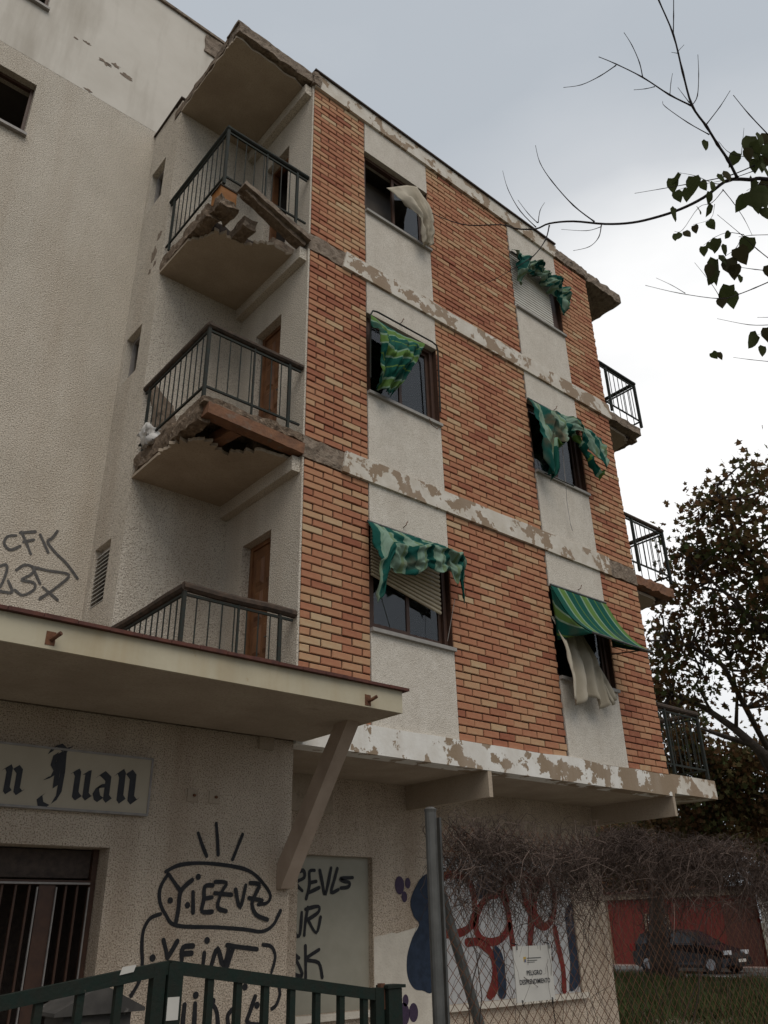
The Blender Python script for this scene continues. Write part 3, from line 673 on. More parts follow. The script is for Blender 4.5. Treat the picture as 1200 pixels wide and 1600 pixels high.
for x in (-.93, -.74):
    o = B('wall_fixing', M['soffit'], shop, (x-.045, x+.045, -.012, -.001, 2.5, 2.59))
    MB().tube([(x+.01, -.012, 2.55), (x+.01, -.03, 2.545)], .011, 7).build('bolt', M['iron'], o)

# ------------------------------------------------------------------ painted marks
def ribbon(mb, pts, w, y, off=.004, n=4):
    """flat painted stroke in the plane Y = y, rounded ends, pts = (x, z)"""
    P = [Vector(p) for p in pts]; Q = []
    for i in range(len(P)-1):                       # smooth through the points
        p0, p1, p2, p3 = P[max(i-1, 0)], P[i], P[i+1], P[min(i+2, len(P)-1)]
        for k in range(n):
            t = k/n; Q.append(.5*((2*p1)+(p2-p0)*t+(2*p0-5*p1+4*p2-p3)*t*t+(3*p1-p0-3*p2+p3)*t**3))
    Q.append(P[-1]); L = []; R = []
    for i, q in enumerate(Q):
        d = Q[min(i+1, len(Q)-1)]-Q[max(i-1, 0)]
        d = d.normalized() if d.length > 1e-9 else Vector((1, 0)); nn = Vector((-d.y, d.x)); ww = w*(.5+.12*mn.noise(Vector((q.x*9, q.y*9, 1))))
        L.append(q+nn*ww); R.append(q-nn*ww)
    cap = lambda c, s, e: [c+(s-c)*math.cos(a)+e*math.sin(a)*((s-c).length) for a in (math.pi/4, math.pi/2, 3*math.pi/4)]
    d0 = (Q[0]-Q[1]).normalized(); d1 = (Q[-1]-Q[-2]).normalized()
    vs = [(p.x, y-off, p.y) for p in L]+[(p.x, y-off, p.y) for p in R]; m = len(Q)
    fs = [(i, i+1, m+i+1, m+i) for i in range(m-1)]
    mb.add(vs, fs)
    for c, s, e in ((Q[0], L[0], d0), (Q[-1], L[-1], d1)):
        cp = cap(c, s, e); mb.add([(p.x, y-off, p.y) for p in [s]+cp+[c-(s-c)]], [(0, 1, 2, 3, 4)])
def disc(mb, c, rx, rz, y, off=.004, n=18, wob=.0):
    mb.add([(c[0]+rx*math.cos(a)*(1+wob*mn.noise(Vector((math.cos(a)*2, math.sin(a)*2, c[0])))), y-off, c[1]+rz*math.sin(a)*(1+wob*mn.noise(Vector((math.cos(a)*2, math.sin(a)*2, c[0]))))) for a in [2*math.pi*k/n for k in range(n)]], [tuple(range(n))])
def spray(name, m, parent, strokes, w, ox, oy, sc, y, dots=(), off=.004):
    cv = lambda p: (lambda q: (q.x, q.z))(at(ox+p[0]/sc, oy+p[1]/sc, 'Y', y)); w *= 1.3 if w < .05 else 1
    for k, s in enumerate(strokes): mb = MB(); ribbon(mb, [cv(p) for p in s], w, y, off+.0003*k); mb.build(name, m, parent)
    for d in dots: mb = MB(); disc(mb, cv(d), w*.7, w*.7, y, off-.0005); mb.build('graffiti_dot', m, parent)
Z4 = (0, 1150, 2.667)
spray('graffiti_rays', M['black'], shop, [[(825, 405), (842, 455), (860, 500)], [(900, 365), (905, 430), (908, 495)], [(1010, 410), (990, 460), (968, 515)]], .022, *Z4, 0)
spray('graffiti_bubble', M['black'], shop, [
    [(700, 575), (668, 630), (665, 690), (690, 745), (735, 790), (900, 797), (1020, 806), (1090, 815), (1135, 790), (1155, 755), (1168, 728)],
    [(690, 565), (750, 537), (850, 530), (980, 545), (1050, 570), (1100, 620), (1126, 665), (1112, 695), (1075, 702)]], .021, *Z4, 0)
spray('graffiti_letter_stroke', M['black'], shop, [
    [(703, 578), (725, 610), (750, 645)], [(800, 600), (765, 630), (748, 660), (742, 720), (730, 785)], [(803, 650), (803, 735)],
    [(885, 622), (852, 628), (848, 680), (840, 730), (882, 732)], [(848, 678), (882, 672)],
    [(895, 608), (942, 612), (922, 650), (905, 712), (940, 730)], [(893, 655), (962, 662)], [(980, 640), (998, 716), (1022, 622)],
    [(1040, 612), (1078, 620), (1062, 660), (1048, 700), (1066, 745), (1112, 765)], [(1035, 675), (1090, 685)]], .024, *Z4, 0, dots=[(708, 685), (780, 705), (825, 587)], off=.006)
spray('graffiti_letter_stroke', M['black'], shop, [
    [(680, 850), (690, 890), (697, 925)], [(738, 855), (715, 895), (697, 925)], [(803, 875), (762, 882), (756, 935)], [(760, 908), (797, 905)], [(850, 905), (845, 950)],
    [(880, 955), (905, 885), (930, 958), (955, 872)], [(945, 872), (1000, 880), (1070, 888)], [(970, 885), (942, 965)]], .026, *Z4, 0, dots=[(862, 852), (635, 925)])
spray('graffiti_outline', M['black'], shop, [
    [(668, 742), (625, 760), (597, 810), (590, 880), (592, 950), (580, 1020), (545, 1082)], [(1095, 870), (1130, 878), (1146, 920), (1130, 985)], [(1158, 1030), (1165, 1075), (1150, 1120), (1132, 1136)]], .02, *Z4, 0)
spray('graffiti_letter_stroke', M['black'], shop, [
    [(768, 1120), (760, 1200), (756, 1260)], [(812, 1115), (808, 1200), (806, 1260)], [(880, 1112), (902, 1150), (908, 1230)], [(975, 1132), (948, 1165), (955, 1215), (985, 1235)],
    [(1062, 1085), (1040, 1150), (1030, 1195), (1090, 1205)]], .026, *Z4, 0, dots=[(815, 1080), (1020, 1045), (1070, 1122), (885, 1105)])
ZW = (0, 800, 2.4)
spray('graffiti_letters', M['greyspray'], nb, [[(60, 88), (28, 92), (15, 118), (38, 142), (75, 128)], [(80, 75), (98, 115), (115, 158)], [(75, 78), (132, 74)], [(88, 112), (126, 104)],
    [(150, 85), (165, 118), (180, 152)], [(215, 72), (195, 98), (178, 112), (205, 150), (250, 195), (290, 250)]], .022, *ZW, YL, off=.006)
spray('graffiti_numbers', M['greyspray'], nb, [[(0, 203), (22, 198), (25, 220), (10, 262), (0, 280)], [(30, 258), (45, 300), (15, 300), (-5, 296)], [(60, 218), (95, 198), (130, 212), (115, 235), (80, 255), (125, 265), (128, 290), (85, 312), (55, 292)],
    [(118, 205), (180, 220), (258, 236), (215, 280), (148, 326)], [(122, 208), (150, 270)], [(160, 282), (215, 330)]], .021, *ZW, YL, off=.006)
ZR = (400, 1150, 2.667); YP = YG+.07
spray('graffiti_letter_stroke', M['black'], apt, [[(150, 655), (160, 590), (175, 562)], [(160, 575), (195, 560), (200, 590), (165, 612), (192, 645)], [(243, 560), (222, 566), (222, 620), (208, 678)], [(222, 612), (250, 606)], [(215, 655), (262, 632)],
    [(265, 560), (275, 610), (288, 660), (312, 550)], [(338, 552), (325, 600), (312, 652), (342, 640)], [(402, 590), (352, 594), (364, 605), (388, 611), (383, 629), (352, 634)]], .028, *ZR, YP)
spray('graffiti_letter_stroke', M['black'], apt, [[(140, 740), (162, 725), (160, 755), (142, 775)], [(145, 780), (150, 830)], [(160, 790), (165, 828), (182, 825), (190, 735)], [(215, 715), (205, 775), (200, 830)], [(205, 722), (258, 710), (258, 735), (215, 765)], [(215, 765), (250, 820), (268, 755)]], .026, *ZR, YP)
spray('graffiti_letter_stroke', M['black'], apt, [[(178, 925), (145, 900), (130, 915)], [(150, 915), (175, 950), (190, 1000), (135, 985)], [(205, 875), (206, 940), (206, 1008)], [(262, 890), (208, 930), (260, 945), (275, 1005)]], .026, *ZR, YP)
mb = MB()
for x, y, r in ((597, 622, 15), (631, 613, 9), (617, 670, 9), (622, 1102, 9), (615, 1160, 17), (655, 1152, 14)):
    p = at(400+x/2.667, 1150+y/2.667, 'Y', YG); mb = MB(); disc(mb, (p.x, p.z), r*.0045, r*.006, YG, .006)
    mb.build('graffiti_dot', M['purple'], apt)
YH = YG+.03
def blob(name, m, parent, pts, ox, oy, sc, y, off, dep=None):
    q = [at(ox+p[0]/sc, oy+p[1]/sc, 'Y', y) for p in pts]; P = [Vector((p.x, p.z)) for p in q]; n = len(P); o = []
    for i in range(n):
        p0, p1, p2, p3 = P[i-1], P[i], P[(i+1) % n], P[(i+2) % n]
        for k in range(5):
            t = k/5; o.append(.5*((2*p1)+(p2-p0)*t+(2*p0-5*p1+4*p2-p3)*t*t+(3*p1-p0-3*p2+p3)*t**3))
    mb = MB(); mb.add([(p.x, y-off, p.y) for p in o], [tuple(range(len(o)))]); return mb.build(name, m, parent)
blob('graffiti_blue_shape', M['navy'], apt, [(700, 580), (665, 625), (642, 690), (655, 750), (678, 785), (650, 840), (628, 920), (630, 1000), (655, 1050), (690, 1060), (740, 1050), (742, 800), (740, 590)], *ZR, YG, .007)
for pts in ([(770, 590), (820, 575), (880, 600), (905, 660), (910, 740), (895, 790), (850, 820), (775, 825)],
            [(1000, 660), (960, 672), (925, 730), (915, 800), (940, 848), (990, 858), (1030, 835), (1055, 790)],
            [(1015, 655), (1040, 700), (1055, 770), (1070, 880)],
            [(880, 860), (930, 860), (975, 900), (1000, 960), (1000, 1040), (975, 1085)],
            [(1045, 690), (1030, 620), (1070, 590), (1130, 590), (1150, 650), (1155, 720), (1150, 780), (1140, 870)],
            [(1110, 620), (1125, 700), (1150, 760)],
            [(1190, 780), (1165, 745), (1160, 680), (1185, 600)]):
    spray('graffiti_red_outline', M['redp'], apt, [pts], .085, *ZR, YH, off=.006)
Z6 = (750, 1150, 2.667)
for pts in ([(165, 570), (215, 600), (210, 700), (205, 850)], [(225, 640), (235, 600), (270, 590), (300, 620), (310, 690), (300, 760), (265, 795), (230, 770), (222, 700), (225, 640)],
            [(310, 800), (325, 880), (345, 970), (350, 1060)], [(0, 865), (40, 900), (60, 960), (55, 1030), (35, 1080)]):
    spray('graffiti_red_outline', M['redp'], apt, [pts], .085, *Z6, YH, off=.0065)
blob('graffiti_blue_shape', M['navy'], apt, [(355, 720), (415, 690), (425, 760), (412, 800), (450, 850), (458, 920), (430, 990), (400, 1050), (372, 1055), (375, 950), (365, 850)], *Z6, YH, .008)
blob('graffiti_blue_shape', M['navy'], apt, [(960, 570), (1005, 600), (1005, 650), (960, 660), (925, 680), (915, 640), (930, 590)], *ZR, YH, .009)
blob('graffiti_blue_shape', M['navy'], apt, [(985, 880), (1015, 890), (1035, 960), (1040, 1080), (1010, 1085), (1005, 1000)], *ZR, YH, .009)

# ------------------------------------------------------------------ shop sign with black letters
sign = thing('shop_sign', (-2.2, -.03, 2.37), 'beige shop sign board with black old style lettering on the rendered wall', 'sign')
B('board', M['board'], sign, (-3.6, -1.315, -.05, -.002, 2.385, 2.765))
B('sign_frame', M['alu'], sign, (-3.6, -1.3, -.056, -.003, 2.765, 2.78), (-3.6, -1.3, -.056, -.003, 2.37, 2.385), (-1.315, -1.3, -.056, -.003, 2.385, 2.765))
def nib(mb, pts, y, nv=(.014, .017), off=.003):
    """broad nib pen stroke"""
    nv = Vector(nv); P = [Vector(p) for p in pts]
    for i in range(len(P)-1):
        a, b = P[i], P[i+1]
        mb.add([(q.x, y-off, q.y) for q in (a-nv, a+nv, b+nv, b-nv)], [(0, 1, 2, 3)])
def letter(parent, pts_list, ox, oz, s, nw=1):
    mb = MB()
    for j, pts in enumerate(pts_list): nib(mb, [(ox+p[0]*s, oz+p[1]*s) for p in pts], -.05, (.115*s*nw, .09*s*nw), .002+.0004*j)
    return mb.build('letter', M['ink'], parent)
Lu = [[(.05, .92), (.18, 1.0), (.26, .88), (.26, .14), (.36, .02)], [(.26, .12), (.4, .0), (.62, .16)], [(.55, .95), (.66, .98), (.66, .14), (.78, .02), (.86, .1)]]
Ln = [[(.02, .88), (.14, 1.0), (.22, .86), (.22, .12), (.32, .0)], [(.1, .02), (.22, .12)], [(.22, .82), (.46, 1.0), (.62, .84), (.62, .12), (.74, .0), (.84, .1)]]
La = [[(.12, .84), (.3, 1.0), (.52, .84), (.56, .8), (.56, .12), (.68, 0), (.8, .1)], [(.56, .56), (.22, .5), (.12, .3), (.2, .08), (.34, .0), (.54, .16)]]
LJ = [[(.12, 1.32), (.2, 1.5), (.38, 1.58), (.55, 1.46), (.78, 1.56)], [(.62, 1.5), (.56, 1.3), (.6, .7), (.58, .1), (.46, -.16), (.26, -.32), (.06, -.24), (.0, -.06), (.1, .04)], [(.3, 1.3), (.26, 1.0), (.38, .84), (.3, .6)], [(.44, 1.36), (.42, .9), (.44, .3)], [(.1, .52), (.3, .6)]]
pz = lambda x, y: at(x, y, 'Y', -.05)
def put(L, x0, yb, x1):
    a, b = pz(x0, yb), pz(x1, yb); letter(sign, L, a.x, a.z, (b.x-a.x)/.84, .7 if L is LJ else 1)
put(Ln, 0, 1237, 34)
put(LJ, 62, 1243, 104)
put(Lu, 106, 1246, 140); put(La, 143, 1249, 176); put(Ln, 177, 1251, 213)

# ------------------------------------------------------------------ awnings and curtains
def cloth(name, fn, nu, nv, m, parent, sfn, amp=.02, sc=5, sd=0, th=.004):
    b = MB(); vs = []; t = []; fs = []
    for j in range(nv+1):
        for i in range(nu+1):
            u, v = i/nu, j/nv; p = Vector(fn(u, v)); w = amp*min(1, v*4+.1)
            p += Vector((mn.noise(Vector((u*sc, v*sc, sd)))*w*.5, mn.noise(Vector((u*sc*1.7, v*sc*.8, sd+5)))*w*1.6-.0, mn.noise(Vector((u*sc, v*sc, sd+9)))*w*.6))
            if amp > .01:        # sharp creases
                cr1 = 1-abs(mn.noise(Vector((u*sc*1.5+v*2, v*sc*.7-u, sd+21))))*2.4; cr2 = 1-abs(mn.noise(Vector((u*sc*2.2, v*sc*1.6, sd+33))))*2.4
                p.y -= w*.9*max(0, cr1)+w*.5*max(0, cr2); p.z -= w*.25*max(0, cr1)
            vs.append(p); t.append(max(.0005, sfn(u, v)))
    for j in range(nv):
        for i in range(nu): a = j*(nu+1)+i; fs.append((a, a+1, a+nu+2, a+nu+1))
    b.add(vs, fs, t); o = b.build(name, m, parent, smooth=True)
    md = o.modifiers.new('thickness', 'SOLIDIFY'); md.thickness = th; md.offset = 0
    return o
def lerp(a, b, t): return tuple(x+(y-x)*t for x, y in zip(a, b))
def pick(tab, t):
    """piecewise linear table lookup"""
    for (a, va), (b, vb) in zip(tab, tab[1:]):
        if t <= b: return va+(vb-va)*((t-a)/(b-a) if b > a else 0)
    return tab[-1][1]
def awning_root(x, z, label): return thing('window_awning', (x, -.03, z), label, 'awning', 'striped awnings over the windows')
# extended awning over the lower right window
aw = awning_root(4.4, 5.45, 'green striped awning stretched out taut above the window with cream curtains hanging out')
P00, P10, P01, P11 = (3.83, -.015, 5.45), (4.99, -.015, 5.46), (3.84, -.54, 4.68), (5.0, -.58, 4.64)
def fB1(u, v):
    p = Vector(lerp(lerp(P00, P10, u), lerp(P01, P11, u), v)); k = math.sin(v*math.pi)
    return p+Vector((0, .03*k, -.09*k))+Vector((0, 0, -.02*math.sin(u*math.pi)*v))
cloth('canvas', fB1, 30, 16, M['stripe'], aw, lambda u, v: u*.98+.01, .006, 3, 1)
cloth('side_flap', lambda u, v: lerp(lerp((3.832, -.016, 5.42), (3.836, -.02, 4.72), v), tuple(Vector(fB1(0, max(.05, v)))+Vector((.0, .004, -.012))), u), 10, 14, M['stripe'], aw, lambda u, v: .02+v*.4-u*.1, .008, 3, 2)
cloth('side_flap', lambda u, v: lerp(lerp((4.99, -.016, 5.42), (4.99, -.02, 4.85), v), tuple(Vector(fB1(1, max(.05, v)))+Vector((.0, .004, -.012))), u), 8, 12, M['stripe'], aw, lambda u, v: .02+v*.4, .008, 3, 3)
MB().tube([P01, P11], .014, 6).build('front_bar', M['galv'], aw)
for x in (3.86, 4.97): MB().tube([(x, -.01, 4.75), (x, -.54, 4.68)], .009, 5).build('arm', M['galv'], aw)
MB().tube([P00, P10], .018, 6).build('roller', M['galv'], aw)
def hook(parent, x, z): MB().tube([(x, .0, z), (x, -.05, z+.01), (x+.01, -.06, z+.05), (x+.03, -.05, z+.06)], .006, 4).build('hook', M['iron'], parent)
hook(aw, 4.42, 5.52)
# sagging awning on the lower left window
aw = awning_root(1.46, 5.42, 'faded green striped awning sagging in folds above the half closed cream shutter')
botA1 = [(0, 4.46), (.06, 4.55), (.1, 4.86), (.3, 4.8), (.5, 4.98), (.62, 4.93), (.78, 5.02), (.88, 4.9), (.95, 5.0), (1, 4.72)]
def fA1(u, v):
    x = .83+1.2*u-(.03*v if u < .1 else 0); zb = pick(botA1, u); zt = 5.43+.0*u
    z = zt+(zb-zt)*v; y = -.03-.3*math.sin(min(1, v*1.15)*math.pi*.62)*(.55+.45*math.sin(u*math.pi))
    zf = .45+.2*(.5-u); y -= .07*math.exp(-((v-zf)/.1)**2)*(.4+u); y -= .03*math.sin(u*22)*v
    return (x, y, z)
cloth('canvas', fA1, 80, 36, M['stripefade'], aw, lambda u, v: .02+u*.98+(.12 if v > .45+.2*(.5-u) else 0)-.1*v*(u-.5), .035, 6, 4)
MB().tube([(.83, -.03, 5.43), (2.03, -.03, 5.43)], .016, 6).build('roller', M['galv'], aw)
MB().tube([(.9, -.1, 4.7), (1.12, -.02, 4.31)], .006, 4).build('arm', M['rail'], aw)
MB().tube([(1.98, -.12, 4.8), (1.9, -.05, 4.32)], .003, 3).build('cord', M['alu'], aw)
hook(aw, 1.36, 5.52)
# torn awning, middle left window
aw = awning_root(1.46, 8.25, 'torn green striped awning cloth hanging in a triangle from a bent black frame')
lf = [(.89, -.06, 8.2), (.86, -.2, 7.62), (.9, -.12, 7.14)]
rt = [(1.78, -.06, 8.21), (1.5, -.14, 7.72), (1.14, -.1, 7.1)]
def seg(t, v): return lerp(t[0], t[1], v*2) if v < .5 else lerp(t[1], t[2], v*2-1)
def fA2(u, v):
    p = Vector(seg(lf, v)).lerp(Vector(seg(rt, v)), u); s = math.sin(u*math.pi)
    p.y -= .1*s*math.sin(v*math.pi)+.06*math.sin(u*11+v*2)*(1-u)*min(1, v*3); p.z -= .05*s*(1-v)
    return p
cloth('canvas', fA2, 52, 46, M['stripe'], aw, lambda u, v: .03+v*.95+.12*u+.6*max(0, .25-u), .045, 5, 6)
fr = MB(); fr.tube([(.9, -.03, 7.3), (.9, -.05, 8.22), (.93, -.06, 8.29), (1.0, -.06, 8.31), (1.92, -.06, 8.31), (1.99, -.06, 8.29), (2.02, -.05, 8.22), (2.02, -.03, 7.3)], .011, 6); fr.build('bent_frame', M['rail'], aw)
hook(aw, 1.42, 8.38)
MB().tube([(1.8, -.05, 7.1), (1.84, -.05, 7.02), (1.92, -.06, 6.99), (1.96, -.05, 7.05)], .004, 4).build('cord', M['iron'], aw)
# rolled up awning, upper right
aw = awning_root(4.4, 11.05, 'bunched up green awning in a ragged roll above the closed white shutter')
zt3 = [(0, 11.08), (1, 11.04)]; zb3 = [(0, 10.5), (.08, 10.38), (.14, 10.66), (.3, 10.78), (.5, 10.74), (.7, 10.7), (.84, 10.56), (.93, 10.34), (1, 10.5)]
def fB3(u, v):
    x = 3.8+1.24*u; z0 = pick(zt3, u); z1 = pick(zb3, u); a = v*math.pi
    return (x, -.04-.14*math.sin(a)*(.7+.3*math.sin(u*19))-.03*math.sin(u*31+v*7), z0+(z1-z0)*v+.03*math.sin(u*23)*math.sin(a))
cloth('canvas', fB3, 60, 22, M['stripefade'], aw, lambda u, v: .02+u*.9+.12*math.sin(v*8+u*9), .06, 9, 8)
MB().tube([(3.82, -.03, 11.06), (5.0, -.03, 11.06)], .016, 6).build('roller', M['galv'], aw)
hook(aw, 4.42, 11.14)
# arched torn awning, middle right
aw = awning_root(4.4, 8.25, 'green striped awning torn open in an arch with tattered ends dangling beside the window')
bB2 = [(0, 7.18), (.1, 6.98), (.16, 7.05), (.22, 7.62), (.32, 7.55), (.42, 7.8), (.55, 7.86), (.7, 7.72), (.82, 7.5), (.93, 7.36), (1, 7.5)]
def fB2(u, v):
    x = 3.8+1.22*u-(.06*v*(1-u)**3); z1 = pick(bB2, u); zt = 8.27
    y = -.03-.34*math.sin(min(1, v*1.1)*math.pi*.6)*(.45+.6*u)-.05*math.sin(u*24)*v
    return (x, y, zt+(z1-zt)*v)
cloth('canvas', fB2, 72, 36, M['stripefade'], aw, lambda u, v: .02+u*.98+.05*math.sin(v*5)*v, .04, 6, 10)
cloth('torn_lining', lambda u, v: (3.9+1.08*u, -.12-.1*math.sin(v*3)-.08*u, pick(bB2, .12+.84*u)+.02-(.05+.16*abs(u-.4))*v), 34, 8, M['stripe'], aw, lambda u, v: .02+u*.95, .04, 7, 12)
MB().tube([(3.8, -.03, 8.27), (5.02, -.03, 8.27)], .016, 6).build('roller', M['galv'], aw)
MB().tube([(3.88, -.1, 7.05), (4.2, -.32, 6.86)], .009, 5).build('arm', M['rail'], aw)
MB().tube([(4.3, -.16, 7.9), (4.33, -.1, 7.0), (4.36, -.06, 6.8), (4.37, -.06, 6.45), (4.4, -.06, 6.35)], .005, 4).build('cord', M['alu'], aw)
hook(aw, 4.42, 8.34)
# curtains
cu = thing('curtain', (1.75, -.05, 10.4), 'limp cream curtain blown out of the open top floor window', 'curtain')
cA = [(1.3, .02, 10.74), (1.55, -.1, 10.3), (1.7, -.1, 9.88)]; cB = [(1.95, .0, 11.06), (1.93, -.14, 10.4), (1.96, -.12, 9.84)]
top3 = [(1.28, .03, 10.7), (1.6, -.06, 10.9), (1.8, -.05, 11.02), (1.88, .0, 11.05)]
def fC3(u, v):
    k = u*3; i = min(2, int(k)); t = Vector(top3[i]).lerp(Vector(top3[i+1]), k-i)
    m = Vector((1.66+.26*u, -.16, 10.3)); e = Vector((1.76+.17*u, -.12, 9.84+.07*u))
    p = t.lerp(m, v*2) if v < .5 else m.lerp(e, v*2-1)
    p.y -= .05*math.sin(u*15)*min(1, v*3); return p
cloth('cloth', fC3, 34, 30, M['curtain'], cu, lambda u, v: .5+.5*math.sin(u*9), .03, 5, 14)
cu = thing('curtain', (4.2, -.05, 4.6), 'cream curtains draped out over the sill under the stretched awning', 'curtain')
def fC1(u, v):
    x = 3.85+.5*u-.1*v*(1-u)+.1*v*u; y = .05-.22*math.sin(min(1, v*1.25)*1.57)
    z = 5.05-(1.1+.06*math.sin(u*9))*v+.05*u*v; y -= .04*math.sin(u*19+v)*(.3+v)
    return (x, y, z)
cloth('cloth', fC1, 36, 24, M['curtain'], cu, lambda u, v: .5+.5*math.sin(u*17+v), .02, 4, 16)
cloth('cloth', lambda u, v: (4.3+.1*u+.3*v*v, .05-.2*v-.02*math.sin(u*9), 5.05-1.05*v+.1*u*v), 12, 20, M['curtain'], cu, lambda u, v: .5+.5*math.sin(u*9), .02, 4, 18)

# ------------------------------------------------------------------ odds and ends on the balconies
p = Vector((-1.02, .22, Z3+.21))
cb = thing('wooden_crate', p, 'small orange wooden box left on the collapsed top balcony', 'crate')
B('box', M['crate'], cb, (p.x-.09, p.x+.12, p.y-.06, p.y+.14, p.z-.02, p.z+.18)); B('lid', M['railwood'], cb, (p.x-.1, p.x+.13, p.y-.07, p.y+.15, p.z+.181, p.z+.2))
b = rough_box(XB-.07, XB+.06, 1.02, 1.22, Z2+.23, Z2+.42, .055, .03, 15, 63); o = b.build('white_rag', M['rag'], None, smooth=True); tag(o, 'crumpled white rag caught on the balcony corner by the wall', 'rag')
MB().prism([(-1.02, 6.62), (-.9, 6.56), (-.8, 6.6), (-.74, 6.78), (-.8, 6.98), (-.92, 7.06), (-1.06, 7.2), (-1.1, 7.0), (-1.04, 6.84)], 'Y', YB-.004, YB+.01).build('bare_plaster_patch', M['conc'], apt)
MB().prism([(-1.1, 6.3), (-.8, 6.28), (-.78, 6.44), (-.95, 6.5), (-1.1, 6.42)], 'Y', YB-.004, YB+.01).build('bare_plaster_patch', M['conc'], apt)

# ------------------------------------------------------------------ chain link fence with dead creeper
FY = -2.95
fence = thing('chain_link_fence', (-1.2, FY, 0), 'rusty chain link fence on a grey steel post, choked with dry creeper', 'fence')
MB().tube([(-1.205, FY, 0), (-1.205, FY, 2.1), (-1.205, FY, 2.115), (-1.205, FY, 2.125)], [.028, .028, .031, .018], 14).build('post', M['galv'], fence, smooth=False)
MB().tube([(-1.145, FY+.03, 1.79), (-.45, FY+.05, 0)], .024, 10).build('brace', M['galv'], fence)
for x in (2.4, 5.5, 8.6): MB().tube([(x, FY, 0), (x, FY, 2.08)], .025, 10).build('post', M['galv'], fence)
b = MB(); HF = 2.02; XF0, XF1 = -1.15, 10.0; rngf = random.Random(5); sp = .062
k = XF0-HF
while k < XF1:
    for sgn in (1, -1):
        xa, za, xb, zb = (k, .03, k+HF, HF+.03) if sgn > 0 else (k+HF, .03, k, HF+.03)
        pa, pb = Vector((xa, za)), Vector((xb, zb)); lo, hi = 0, 1
        for X, s in ((XF0, 1), (XF1, -1)):
            fa, fb = (pa.x-X)*s, (pb.x-X)*s
            if fa < 0 and fb < 0: hi = -1
            elif fa < 0: lo = max(lo, fa/(fa-fb))
            elif fb < 0: hi = min(hi, fa/(fa-fb))
        if hi > lo+.01:
            a, c = pa.lerp(pb, lo), pa.lerp(pb, hi); b.tube([(a.x, FY+.003*sgn, a.y), (c.x, FY+.003*sgn, c.y)], .0017, 3, cap=False)
    k += sp
for z in (.06, 1.0, 1.93): b.tube([(XF0, FY, z), (XF1, FY, z)], .0018, 3)
tag(b.build('wire_mesh', M['iron'], fence), kind='stuff')
MB().bar((-1.16, FY, .05), (-1.15, FY, 2.08), .012, .02, (0, 1, 0)).build('tension_bar', M['galv'], fence)
def vines():
    rg = random.Random(11); b = MB()
    def strand(p, d, L, n, r, t, droop, lim=None):
        pts = [Vector(p)]; d = Vector(d).normalized(); w = Vector((rg.uniform(0, 99), rg.uniform(0, 99), rg.uniform(0, 99)))
        for i in range(n):
            d = (d+mn.noise_vector(w+Vector((i*.45, 0, 0)))*.75+Vector((0, 0, -droop))).normalized()
            q = pts[-1]+d*(L/n); q.y = FY+(q.y-FY)*.88; q.x = max(-1.14, q.x); q.z = min(q.z, 2.1+.02*math.sin(q.x*23)+.02*math.sin(q.x*61)); pts.append(q)
        b.tube(pts, [r*(1-.6*i/n) for i in range(n+1)], 3, t, cap=False)
    for i in range(14500):
        x = rg.uniform(-1.1, 9.5) if i % 3 else rg.uniform(-1.1, 3.5); dens = 1
        hump = .05*math.sin(x*2.1)+.04*math.sin(x*5.3)
        z = 2.03+hump-min(.34, abs(rg.gauss(0, .15)))
        if x > -.2: z -= .02
        strand((x, FY+rg.gauss(0, .09), z), (rg.uniform(-1, 1), rg.uniform(-.5, .5), rg.uniform(-.6, .6)), rg.uniform(.12, .36), 6, rg.uniform(.0009, .0022), max(.01, rg.random()), rg.uniform(-.02, .12))
    for i in range(900):      # trailing stems lower down
        x = rg.uniform(-1.05, 9)
        strand((x, FY+rg.gauss(0, .03), 1.75-.9*rg.random()**1.8), (rg.uniform(-.6, .6), 0, rg.choice((-1, 1))), rg.uniform(.2, .6), 8, rg.uniform(.0009, .002), max(.01, rg.random()*.6), .02)
    for i in range(36):
        x = rg.uniform(-1.0, 9)
        strand((x, FY+rg.gauss(0, .02), 0), (rg.uniform(-.3, .3), 0, 1), rg.uniform(1.5, 2.2), 14, rg.uniform(.004, .008), max(.01, rg.random()*.5), -.06)
    o = b.build('dry_creeper', M['vine']); tag(o, 'tangled dry brown creeper along the top of the wire fence', 'creeper', kind='stuff')
vines()
# notice
n0, n1 = at(800, 1480, 'Y', FY-.03), at(870, 1560, 'Y', FY-.03)
nx0, nx1, nz0, nz1 = -.712, -.43, 1.275, 1.512
notice = thing('warning_notice', (-.57, FY-.02, nz0), 'white printed warning notice tied to the wire fence', 'notice')
B('sheet', M['paper'], notice, (nx0, nx1, FY-.022, FY-.017, nz0, nz1))
def text(s, x, z, h, w, y, m, parent):
    cu = bpy.data.curves.new('t', 'FONT'); cu.body = s; cu.align_x = 'CENTER'; cu.size = 1; cu.resolution_u = 3; cu.offset = .018
    o = bpy.data.objects.new('t', cu); COL.objects.link(o); bpy.context.view_layer.update()
    me = bpy.data.meshes.new_from_object(o.evaluated_get(bpy.context.evaluated_depsgraph_get())); bpy.data.objects.remove(o)
    xs = [v.co.x for v in me.vertices]; ys = [v.co.y for v in me.vertices]; sx = w/(max(xs)-min(xs)); sy = h/(max(ys)-min(ys)); mx_ = (max(xs)+min(xs))/2; my = min(ys)
    for v in me.vertices: v.co = (x+(v.co.x-mx_)*sx, y, z+(v.co.y-my)*sy)
    me.materials.clear(); me.materials.append(m); return link('lettering', me, parent)
cx = (nx0+nx1)/2
text('PELIGRO', cx, 1.385, .021, .115, FY-.0235, M['ink'], notice)
text('DESPRENDIMIENTO', cx, 1.348, .021, .225, FY-.0235, M['ink'], notice)
